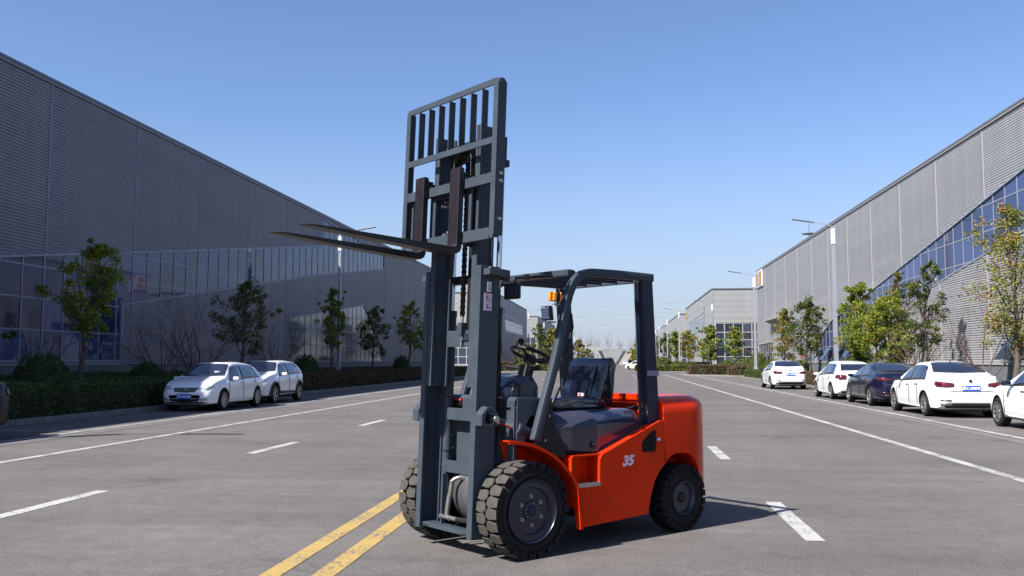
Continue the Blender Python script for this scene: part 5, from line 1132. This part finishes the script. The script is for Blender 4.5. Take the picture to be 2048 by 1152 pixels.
# ------------------------------------------------------------------ cars
def build_car(name, label, kind, paint, cat='car'):
    L, W = (4.62, 1.82) if kind in ('sedan', 'fastback') else (4.38, 1.80)
    if kind == 'crossover': L = 4.24
    root = empty(name, label, cat)
    if kind == 'sedan': top = [(0, .52), (.012, .64), (.05, .76), (.12, .87), (.24, .965), (.29, 1.01), (.345, 1.17), (.42, 1.375), (.50, 1.455), (.60, 1.470), (.68, 1.44), (.76, 1.33), (.84, 1.165), (.875, 1.115), (.93, 1.10), (.975, 1.08), (.992, .98), (1, .80)]
    elif kind == 'fastback': top = [(0, .52), (.012, .62), (.05, .73), (.12, .84), (.25, .94), (.30, .99), (.36, 1.16), (.44, 1.35), (.51, 1.42), (.59, 1.43), (.68, 1.385), (.77, 1.27), (.86, 1.14), (.90, 1.11), (.95, 1.10), (.98, 1.07), (.993, .97), (1, .80)]
    elif kind == 'crossover': top = [(0, .56), (.012, .72), (.05, .86), (.12, .98), (.23, 1.06), (.28, 1.10), (.34, 1.28), (.41, 1.47), (.49, 1.53), (.62, 1.54), (.78, 1.51), (.86, 1.45), (.91, 1.33), (.955, 1.13), (.98, 1.02), (1, .85)]
    else: top = [(0, .50), (.012, .64), (.05, .77), (.12, .90), (.22, .99), (.265, 1.03), (.33, 1.21), (.41, 1.42), (.49, 1.49), (.60, 1.50), (.76, 1.46), (.85, 1.39), (.91, 1.26), (.955, 1.10), (.98, 1.0), (1, .80)]
    roof = max(z for _, z in top); dz = .06 if kind == 'crossover' else 0
    belt = [(0, .46 + dz), (.02, .58 + dz), (.06, .68 + dz), (.14, .78 + dz), (.26, .875 + dz), (.5, .93 + dz), (.75, .965 + dz), (.92, .97 + dz), (.985, .93 + dz), (1, .74)]
    hw = [(0, .50), (.006, .60), (.03, .74), (.08, .83), (.16, .885), (.3, W / 2), (.7, W / 2), (.88, .875), (.955, .80), (.99, .70), (1, .60)]
    bot = [(0, .36), (.01, .26), (.05, .20), (.93, .21), (.985, .30), (1, .42)]
    if kind == 'crossover': bot = [(u, z + .05) for u, z in bot]
    us = [0, .004, .01, .018, .03, .045, .065, .09] + [.115 + .0195 * k for k in range(40)] + [.905, .925, .945, .96, .972, .982, .99, .996, 1]
    b = MB(); rows = None
    for u in us:
        x = L / 2 - u * L; z1, bz, h_, b0 = interp(top, u), interp(belt, u), interp(hw, u), interp(bot, u); bz = min(bz, z1 - .015)
        k = max(0, min(1, (z1 - bz) / (roof - 1.0 + .0))); kk = max(0, min(1, (z1 - bz - .06) / .42)); rw = h_ * .93 - .245 * kk
        sec = [(0, b0), (h_ * .80, b0), (h_ * .95, b0 + .04), (h_ * .985, b0 + .14), (h_ * 1.0, lerp(b0, bz, .45)), (h_ * .992, lerp(b0, bz, .72)), (h_ * .975, bz - .05), (h_ * .945, bz), (lerp(h_ * .925, rw, .33) + .012 * kk, lerp(bz, z1, .30)), (lerp(h_ * .925, rw, .66) + .012 * kk, lerp(bz, z1, .62)), (rw + .004, lerp(bz, z1, .88)), (rw - .05 * min(1, kk + .5), z1 - .008 - .01 * kk), (rw * .62, z1 + .006), (rw * .3, z1 + .012), (0, z1 + .014)]
        ring = [(y, z) for y, z in sec] + [(-y, z) for y, z in sec[::-1][1:-1]]; rows = len(ring); b.v += [(x, y, z) for y, z in ring]
    for i in range(len(us) - 1):
        for k in range(rows): a = i * rows + k; c = i * rows + (k + 1) % rows; b.f.append((a, c, c + rows, a + rows))
    b.f += [tuple(range(rows))[::-1], tuple((len(us) - 1) * rows + k for k in range(rows))]; b.m = [0] * len(b.f)
    fxw, rxw, wr = L / 2 - .88, -L / 2 + (.98 if kind in ('sedan', 'fastback') else .82), .325 if kind != 'crossover' else .34
    cuts = []
    for xw in (fxw, rxw):
        for s in (1, -1):
            c = MB(); n = 32; c.lathe([(s * .58, wr + .05), (s * 1.1, wr + .055)], (xw, 0, wr + .005), n=n); cuts.append(c.mesh('c', M['carbk'], fix=True))
    me = boolean(b.mesh('body', paint, fix=True), cuts, 'body', None); me.polygons.foreach_set('use_smooth', [True] * len(me.polygons)); me.set_sharp_from_angle(angle=R(42))
    if len(me.materials) < 2: me.materials.append(M['carbk'])
    body = mobj('body', me, root); bvh = BVHTree.FromPolygons([v.co for v in me.vertices], [p.vertices for p in me.polygons])
    def patch(name, lo, up, axis, sgn, m, nu=10, nv=4, off=.006, parent=None):
        # lo/up: outline chains in (x,z) for the sides, (y,z) for the ends, (x,y) from above
        def along(ch, t):
            n = len(ch) - 1; i = min(n - 1, int(t * n)); f = t * n - i; return (lerp(ch[i][0], ch[i + 1][0], f), lerp(ch[i][1], ch[i + 1][1], f))
        v = []; ok = True
        for j in range(nv + 1):
            for i in range(nu + 1):
                p = along(lo, i / nu); q = along(up, i / nu); a, c = lerp(p[0], q[0], j / nv), lerp(p[1], q[1], j / nv)
                if axis == 'y': o, d = Vector((a, 3 * sgn, c)), Vector((0, -sgn, 0))
                elif axis == 'x': o, d = Vector((4 * sgn, a, c)), Vector((-sgn, 0, 0))
                else: o, d = Vector((a, c, 3)), Vector((0, 0, -1))
                hit = bvh.ray_cast(o, d)
                if hit[0] is None: v.append(None); ok = False
                else:
                    nn = hit[1]; nn = nn if nn.dot(d) < 0 else -nn
                    v.append(hit[0] + nn * off)
        good = [p for p in v if p is not None]
        if not good: return None
        f = []
        for j in range(nv):
            for i in range(nu):
                q = (j * (nu + 1) + i, j * (nu + 1) + i + 1, (j + 1) * (nu + 1) + i + 1, (j + 1) * (nu + 1) + i)
                if all(v[k] is not None for k in q): f.append(q)
        if not f: return None
        idx = {}; vv = []
        for q in f:
            for k in q:
                if k not in idx: idx[k] = len(vv); vv.append(tuple(v[k]))
        mb = MB().add(vv, [tuple(idx[k] for k in q) for q in f]); o = mb.obj(name, m, parent or root, smooth=60); md = o.modifiers.new('s', 'SOLIDIFY'); md.thickness = .012; md.offset = -1; return o
    X = lambda u: L / 2 - u * L
    BZ = lambda u: interp(belt, u); TZ = lambda u: interp(top, u)
    ws0, ws1 = (.292, .425) if kind != 'hatch' else (.268, .415)
    if kind == 'crossover': ws0, ws1 = .285, .41
    rs = {'sedan': (.70, .845), 'fastback': (.66, .86), 'hatch': (.865, .945), 'crossover': (.872, .945)}[kind]
    def screen(name, ua, ub, sgn):
        za, zb = TZ(ua), TZ(ub); wa = .70 if sgn > 0 else .66; wb = .53 if sgn > 0 else .50
        if kind in ('hatch', 'crossover') and sgn < 0: wa, wb = .60, .50
        lo = [(wa * math.sin(t), za + .012 * (1 - abs(math.sin(t))) - .0) for t in [R(a) for a in range(-90, 91, 15)]]; up = [(wb * math.sin(t), zb - .01) for t in [R(a) for a in range(-90, 91, 15)]]
        # built on the surface: rays from above between the two stations
        lo3 = [(X(ua) - sgn * .10 * (y / wa) ** 2, y) for y, _ in lo]; up3 = [(X(ub) - sgn * .05 * (y / wb) ** 2, y) for y, _ in up]
        if kind in ('hatch', 'crossover') and sgn < 0: patch(name + '_surround', [(y * 1.05, z - .02) for y, z in lo], [(y * 1.06, z + .015) for y, z in up], 'x', sgn, M['carbk'], 12, 6, .003); return patch(name, lo, up, 'x', sgn, M['carglass'], 12, 6)
        patch(name + '_surround', [(a + sgn * .02, y * 1.035) for a, y in lo3], [(a - sgn * .015, y * 1.045) for a, y in up3], 'z', 1, M['carbk'], 14, 8, .003); return patch(name, lo3, up3, 'z', 1, M['carglass'], 14, 8, .007)
    screen('windscreen', ws0, ws1, 1); screen('rear_window', rs[1], rs[0], -1)
    # side windows
    if kind == 'sedan': ub, ut = [.335, .45, .60, .78], [.425, .47, .60, .735]
    elif kind == 'fastback': ub, ut = [.35, .46, .61, .80], [.445, .49, .60, .74]
    elif kind == 'crossover': ub, ut = [.325, .46, .62, .86], [.415, .47, .62, .835]
    else: ub, ut = [.315, .45, .62, .87], [.41, .47, .62, .81]
    for s in (1, -1):
        zt = lambda u: lerp(BZ(u), TZ(u), .80)
        patch('window_surround', [(X(lerp(ub[0] - .012, ub[3] + .012, t / 10)), BZ(lerp(ub[0], ub[3], t / 10)) + .012) for t in range(11)], [(X(lerp(ut[0] - .004, ut[3] + .006, t / 10)), min(zt(lerp(ut[0], ut[3], t / 10)) + .018, TZ(lerp(ut[0], ut[3], t / 10)) - .05)) for t in range(11)], 'y', s, M['carbk'], 20, 4, .003)
        for a, c in ((0, 1), (1, 2), (2, 3)):
            if c == 3: pass
            A0, A1 = (ub[0], ut[0]) if a == 0 else None or (ub[a], ut[a]), None
            l0, l1 = ub[a], ub[c]; t0, t1 = ut[a], ut[c]
            if (a, c) == (0, 1): l1, t1 = (ub[1] + ub[2]) / 2 - .008, (ut[1] + ut[2]) / 2 - .008; 
            if (a, c) == (1, 2): l0, t0 = (ub[1] + ub[2]) / 2 + .008, (ut[1] + ut[2]) / 2 + .008; l1, t1 = ub[3] - .075, min(ut[3], ub[3] - .075)
            if (a, c) == (2, 3): l0, t0 = ub[3] - .067, min(ut[3], ub[3] - .067) + .001; l1, t1 = ub[3] - .002, ut[3] + .004
            if t1 < t0 + .004: t1 = t0 + .004
            patch('side_window' if c < 3 else 'quarter_window', [(X(lerp(l0, l1, t / 8)), BZ(lerp(l0, l1, t / 8)) + .028) for t in range(9)], [(X(lerp(t0, t1, t / 8)), min(zt(lerp(t0, t1, t / 8)), TZ(lerp(t0, t1, t / 8)) - .07)) for t in range(9)], 'y', s, M['carglass'], 12, 5, .007)
        # door seams, handles, mirror, sill
        for u in (.285, (ub[1] + ub[2]) / 2, ub[3] - .10):
            x = X(u); patch('door_seam', [(x, .34 + dz), (x - .0, BZ(u) + .0)], [(x - .006, .34 + dz), (x - .006, BZ(u) + .0)], 'y', s, M['carbk'], 8, 1, .0008)
        for u in ((ub[1] + ub[2]) / 2 - .035, ub[3] - .125): patch('door_handle', [(X(u) + .09, BZ(u) - .115), (X(u) - .09, BZ(u) - .11)], [(X(u) + .085, BZ(u) - .09), (X(u) - .09, BZ(u) - .085)], 'y', s, M['alloy'] if paint is not M['cardark'] else paint, 6, 2, .022)
        mb = MB(); mb.box(-.06, .06, 0, .19, -.055, .055); hx = X(ub[0] + .03); mo = mb.obj('wing_mirror', paint if kind in ('hatch', 'crossover') else M['cardark'], root, bevel=.035, seg=4); mo.location = (hx, s * (.90), BZ(ub[0]) + .085); mo.scale = (1, s, 1)
        for p in mo.data.polygons: p.use_smooth = True
        MB().box(hx - .035, hx + .03, s * .82, s * .92, BZ(ub[0]) + .02, BZ(ub[0]) + .055).obj('mirror_foot', M['carbk'], root)
        patch('sill_trim', [(fxw - wr - .10, .215 + dz), (rxw + wr + .10, .215 + dz)], [(fxw - wr - .10, (.30 if kind != 'crossover' else .42) + dz * .4), (rxw + wr + .10, (.26 if kind != 'crossover' else .38) + dz * .4)], 'y', s, M['carbk'] if kind == 'crossover' or paint is M['cardark'] else paint, 10, 2, .012)
        if kind == 'crossover':
            for xw in (fxw, rxw):
                mb = MB(); n = 20
                for q in range(n + 1):
                    a = R(-12 + 204 * q / n); c0, c1 = math.cos(a), math.sin(a)
                    for rr in (wr + .045, wr + .115):
                        px, pz = xw + rr * c0, wr + rr * c1; hit = bvh.ray_cast(Vector((px, 3 * s, max(pz, .30))), Vector((0, -s, 0))); yy = hit[0].y if hit[0] else s * .86
                        mb.v.append((px, yy + s * .012 if abs(yy) > .7 else s * .90, pz))
                mb.f = [(2 * q, 2 * q + 1, 2 * q + 3, 2 * q + 2) for q in range(n)]; mb.m = [0] * n; o = mb.obj('wheel_arch_trim', M['carbk'], root); md = o.modifiers.new('s', 'SOLIDIFY'); md.thickness = .02; md.offset = 0
            MB().tube([(X(.44), s * .60, 1.56), (X(.50), s * .605, 1.60), (X(.72), s * .605, 1.60), (X(.82), s * .60, 1.54)], .018, 6).obj('roof_rail', M['carbk'], root, smooth=50)
    # wheels
    wroot = link(bpy.data.objects.new('wheel', None)); wroot.parent = root
    MB().lathe([(-.10, wr * .64), (-.105, wr * .90), (-.08, wr), (.08, wr), (.105, wr * .93), (.112, wr * .80), (.105, wr * .68)], n=40, close=True).obj('tyre', M['rubber'], wroot, smooth=35)
    MB().lathe([(.05, wr * .70), (.108, wr * .70), (.106, wr * .66), (.06, wr * .62), (.04, wr * .60), (.04, .01)], n=40).obj('rim_barrel', M['carbk'] if kind != 'sedan' else M['navy'], wroot, smooth=35)
    ns = {'sedan': 9, 'fastback': 5, 'hatch': 10, 'crossover': 5}[kind]; sp = MB()
    for k in range(ns):
        a = 2 * math.pi * k / ns; c0, s0 = math.cos(a), math.sin(a); w0, w1 = (.020, .030) if ns > 6 else (.03, .05)
        P_ = lambda r_, t, y: (r_ * c0 - t * s0, y, r_ * s0 + t * c0)
        sp.add([P_(.03, -w0, .075), P_(.03, w0, .075), P_(wr * .66, w1, .10), P_(wr * .66, -w1, .10), P_(.03, -w0, .05), P_(.03, w0, .05), P_(wr * .66, w1, .07), P_(wr * .66, -w1, .07)], [(0, 1, 2, 3), (7, 6, 5, 4), (0, 4, 5, 1), (1, 5, 6, 2), (2, 6, 7, 3), (3, 7, 4, 0)])
    sp.lathe([(.05, .055), (.085, .05), (.09, .02)], n=20); sp.lathe([(.10, wr * .70), (.112, wr * .695), (.108, wr * .65), (.09, wr * .64)], n=40, close=True); sp.obj('spokes', M['alloy'], wroot, fix=True, smooth=30)
    wroot.location = (fxw, .785, wr)
    for x, s in ((fxw, -1), (rxw, 1), (rxw, -1)):
        c = copy_tree(wroot, root); c.location = (x, s * .785, wr); c.rotation_euler = (0, 0, 0 if s > 0 else math.pi)
    MB().box(-L / 2 + .35, L / 2 - .35, -.55, .55, .16, .24).obj('underbody', M['carbk'], root)
    hu = {}
    return root, patch, L, X, BZ, TZ, bvh
def on_end(bvh, y, z, sgn):
    h = bvh.ray_cast(Vector((4 * sgn, y, z)), Vector((-sgn, 0, 0))); return h[0].x
def plate(root, bvh, z, sgn, txt, tilt=0, size=.094):
    x = on_end(bvh, 0, z, sgn) + sgn * .012; p = MB().box(x - .004, x + .010 * sgn, -.225, .225, z - .075, z + .075).obj('number_plate', M['platem'], root, bevel=.003)
    mt = Matrix(((0, 0, sgn, x + .013 * sgn), (sgn, 0, 0, 0), (0, 1, 0, z - .004), (0, 0, 0, 1)))
    if txt: text(txt, size, M['plate_t'], p, mt, bold=.003, name='plate_lettering')
    return p
def place(root, x, y, rz, sc_=.94): root.location = (x, y, .004); root.rotation_euler = (0, 0, rz); root.scale = (sc_, sc_, sc_)

# car 4: white sedan, rear towards us
CG = 'cars parked along the right kerb'; CL = 'cars parked along the left kerb'
def rear_sedan(root, patch, bvh, txt, plz, lampz=(.80, .93), dual=True):
    for s in (1, -1):
        patch('tail_lamp', [(s * .42, lampz[0] + .02), (s * .60, lampz[0]), (s * .79, lampz[0] + .01)], [(s * .42, lampz[1] - .03), (s * .60, lampz[1]), (s * .79, lampz[1] + .02)], 'x', -1, M['tail'], 10, 4, .010)
        patch('tail_lamp_side', [(-2.20, lampz[0] + .02), (-2.02, lampz[0] + .06)], [(-2.20, lampz[1] + .015), (-2.02, lampz[1] - .01)], 'y', s, M['tail'], 6, 3, .008)
        patch('reflector', [(s * .50, .455), (s * .74, .455)], [(s * .50, .475), (s * .74, .475)], 'x', -1, M['tail'], 4, 1, .008)
    patch('boot_seam', [(-.62, .70), (.62, .70)], [(-.62, .705), (.62, .705)], 'x', -1, M['carbk'], 8, 1, .002)
    patch('rear_diffuser', [(-.62, .27), (.62, .27)], [(-.68, .40), (.68, .40)], 'x', -1, M['carbk'], 12, 2, .010)
    plate(root, bvh, plz, -1, txt)
r, patch, L, X, BZ, TZ, bvh = build_car('parked_sedan', 'white sedan with a readable blue number plate, parked second nearest on the right', 'sedan', M['carwhite']); r['group'] = CG
rear_sedan(r, patch, bvh, '苏C·690PB', .775)
xe = on_end(bvh, 0, .96, -1); MB().lathe([(-xe * 0 + xe - .02, .045), (xe - .0 - .008, .045)], (0, 0, .96), axis='x', n=24).obj('round_badge', M['carbk'], r, fix=True)
for s in (1, -1): patch('chrome_trim', [(s * .46, .33), (s * .72, .34)], [(s * .50, .39), (s * .74, .385)], 'x', -1, M['alloy'], 6, 2, .014)
MB().prism([(-.78, 1.47), (-.86, 1.47), (-.92, 1.53)], 'y', -.015, .015).obj('shark_fin', M['carbk'], r)
place(r, 8.77, 26.5, R(90), .96); sedan4 = r
# car 5: nearest, only its front half in the picture
r5 = copy_tree(sedan4); r5['label'] = 'nearest white sedan on the right, its front wheel and door cut by the right edge'; place(r5, 9.15, 20.1, R(90), .97)
for ch in list(r5.children):
    if ch.name.startswith('number_plate') or ch.name.startswith('round_badge'):
        for g_ in list(ch.children): bpy.data.objects.remove(g_)
        bpy.data.objects.remove(ch)
# car 1: farthest white sedan
r1 = copy_tree(sedan4); r1['label'] = 'white sedan farthest back in the right row, clear of the others'; place(r1, 8.62, 49.9, R(90), .98)
# car 3: dark fastback
r, patch, L, X, BZ, TZ, bvh = build_car('parked_sedan', 'dark blue fastback sedan parked between two white cars on the right', 'fastback', M['cardark']); r['group'] = CG
rear_sedan(r, patch, bvh, '', .60, (.84, .93)); patch('light_bar', [(-.45, .875), (.45, .875)], [(-.45, .895), (.45, .895)], 'x', -1, M['tail'], 10, 1, .009)
place(r, 8.85, 32.1, R(90), .96)
# car 2: white hatchback
r, patch, L, X, BZ, TZ, bvh = build_car('parked_hatchback', 'white hatchback with blocky red tail lamps behind the dark sedan', 'hatch', M['carwhite']); r['group'] = CG
for s in (1, -1): patch('tail_lamp', [(s * .46, .80), (s * .72, .78)], [(s * .44, .95), (s * .74, .97)], 'x', -1, M['tail'], 8, 4, .012); patch('tail_lamp_side', [(-2.08, .82), (-1.93, .84)], [(-2.08, .96), (-1.93, .95)], 'y', s, M['tail'], 5, 3, .008)
patch('rear_bumper_trim', [(-.62, .27), (.62, .27)], [(-.66, .36), (.66, .36)], 'x', -1, M['carbk'], 12, 2, .010); plate(r, bvh, .68, -1, '')
place(r, 8.75, 37.1, R(90), .95)
hatch_rear = r
# left row: white hatchback with a chrome slatted grille, front towards us
r, patch, L, X, BZ, TZ, bvh = build_car('parked_hatchback', 'white hatchback with chrome slatted grille and blue plate, facing us on the left', 'hatch', M['carwhite']); r['group'] = CL
for s in (1, -1):
    patch('headlamp', [(s * .43, .675), (s * .60, .66), (s * .735, .70)], [(s * .40, .685), (s * .60, .735), (s * .735, .765)], 'x', 1, M['headl'], 12, 4, .010)
    patch('headlamp_side', [(2.02, .69), (1.78, .74)], [(2.02, .765), (1.78, .79)], 'y', s, M['headl'], 6, 3, .008)
    patch('fog_lamp', [(s * .50, .335), (s * .68, .36)], [(s * .48, .40), (s * .69, .46)], 'x', 1, M['headl'], 6, 3, .010)
gr = patch('grille', [(-.33, .60), (0, .575), (.33, .60)], [(-.40, .715), (0, .72), (.40, .715)], 'x', 1, M['carbk'], 12, 3, .006)
for k in range(15):
    y = -.35 + .05 * k; zt_ = .712; zb_ = .592 if abs(y) < .33 else .64; patch('grille_slat', [(y * .86, zb_), (y * .86 + .012, zb_)], [(y, zt_), (y + .014, zt_)], 'x', 1, M['alloy'], 1, 4, .018)
xe = on_end(bvh, 0, .655, 1); MB().lathe([(xe - .01, .055), (xe + .028, .050), (xe + .032, .02)], (0, 0, .655), axis='x', n=24).obj('round_badge', M['alloy'], r, fix=True)
patch('lower_intake', [(-.42, .315), (0, .29), (.42, .315)], [(-.50, .40), (0, .385), (.50, .40)], 'x', 1, M['carbk'], 12, 3, .008)
patch('bumper_lip', [(-.60, .255), (.60, .255)], [(-.62, .29), (.62, .29)], 'x', 1, M['carbk'], 10, 1, .010)
plate(r, bvh, .455, 1, '苏C·0X22Z'); patch('sunroof', [(X(.47), -.36), (X(.47), .36)], [(X(.56), -.34), (X(.56), .34)], 'z', 1, M['carglass'], 6, 4, .004)
patch('dashboard_paper', [(X(.315), .30), (X(.315), .48)], [(X(.33), .30), (X(.33), .48)], 'z', 1, M['headl'], 3, 2, .0085)
place(r, -12.17, 27.0, R(-90), .93)
# white crossover behind it
r, patch, L, X, BZ, TZ, bvh = build_car('parked_crossover', 'white crossover with black wheel arches and roof rails behind the chrome grilled hatchback', 'crossover', M['carwhite']); r['group'] = CL
for s in (1, -1):
    patch('headlamp', [(s * .42, .80), (s * .60, .79), (s * .735, .82)], [(s * .40, .84), (s * .60, .86), (s * .735, .885)], 'x', 1, M['headl'], 12, 4, .010); patch('headlamp_side', [(1.96, .82), (1.74, .89)], [(1.96, .885), (1.74, .90)], 'y', s, M['headl'], 6, 3, .008)
    patch('fog_lamp_housing', [(s * .42, .46), (s * .68, .48)], [(s * .44, .58), (s * .70, .62)], 'x', 1, M['carbk'], 6, 3, .010)
patch('grille', [(-.38, .72), (.38, .72)], [(-.41, .82), (.41, .82)], 'x', 1, M['carbk'], 12, 3, .008); patch('lower_trim', [(-.62, .30), (.62, .30)], [(-.64, .40), (.64, .40)], 'x', 1, M['carbk'], 12, 2, .010)
patch('sunroof', [(X(.46), -.36), (X(.46), .36)], [(X(.60), -.34), (X(.60), .34)], 'z', 1, M['carglass'], 6, 4, .004)
place(r, -12.38, 31.5, R(-90), .94)
# dark car whose tail peeks in at the left edge
dk = copy_tree(sedan4); dk['label'] = 'dark car whose rear corner just shows at the left edge'; dk['group'] = CL; 
for ch in list(dk.children):
    if ch.name.startswith(('body', 'wing_mirror')):
        ch.data = ch.data.copy(); ch.data.materials[0] = M['carblack']
    if ch.name.startswith('number_plate'):
        for g_ in list(ch.children): bpy.data.objects.remove(g_)
        bpy.data.objects.remove(ch)
place(dk, -12.1, 14.15, R(-90), .96)
# far parked cars beyond the cross street
GFc = 'far white cars beyond the cross street'
for k, (src, x, y, a, lb_) in enumerate([(hatch_rear, 3.3, 152, 140, 'far white car left of the rear guard post, front one of the pair'), (hatch_rear, 3.9, 160, 140, 'far white car left of the rear guard post, rear one of the pair'), (sedan4, -6.2, 140, 60, 'far white car low between far guard post and seat'), (sedan4, -7.6, 137, 60, 'far white car behind the far guard post'), (hatch_rear, 2.6, 300, 90, 'tiny white car at the gatehouse'), (sedan4, 5.6, 158, 140, 'far white car peeping out right of the rear guard post')]):
    c = copy_tree(src); c['label'] = lb_; c['group'] = GFc; place(c, x, y, R(a), 1)
    for ch in list(c.children):
        if ch.name.startswith('number_plate'):
            for g_ in list(ch.children): bpy.data.objects.remove(g_)
            bpy.data.objects.remove(ch)
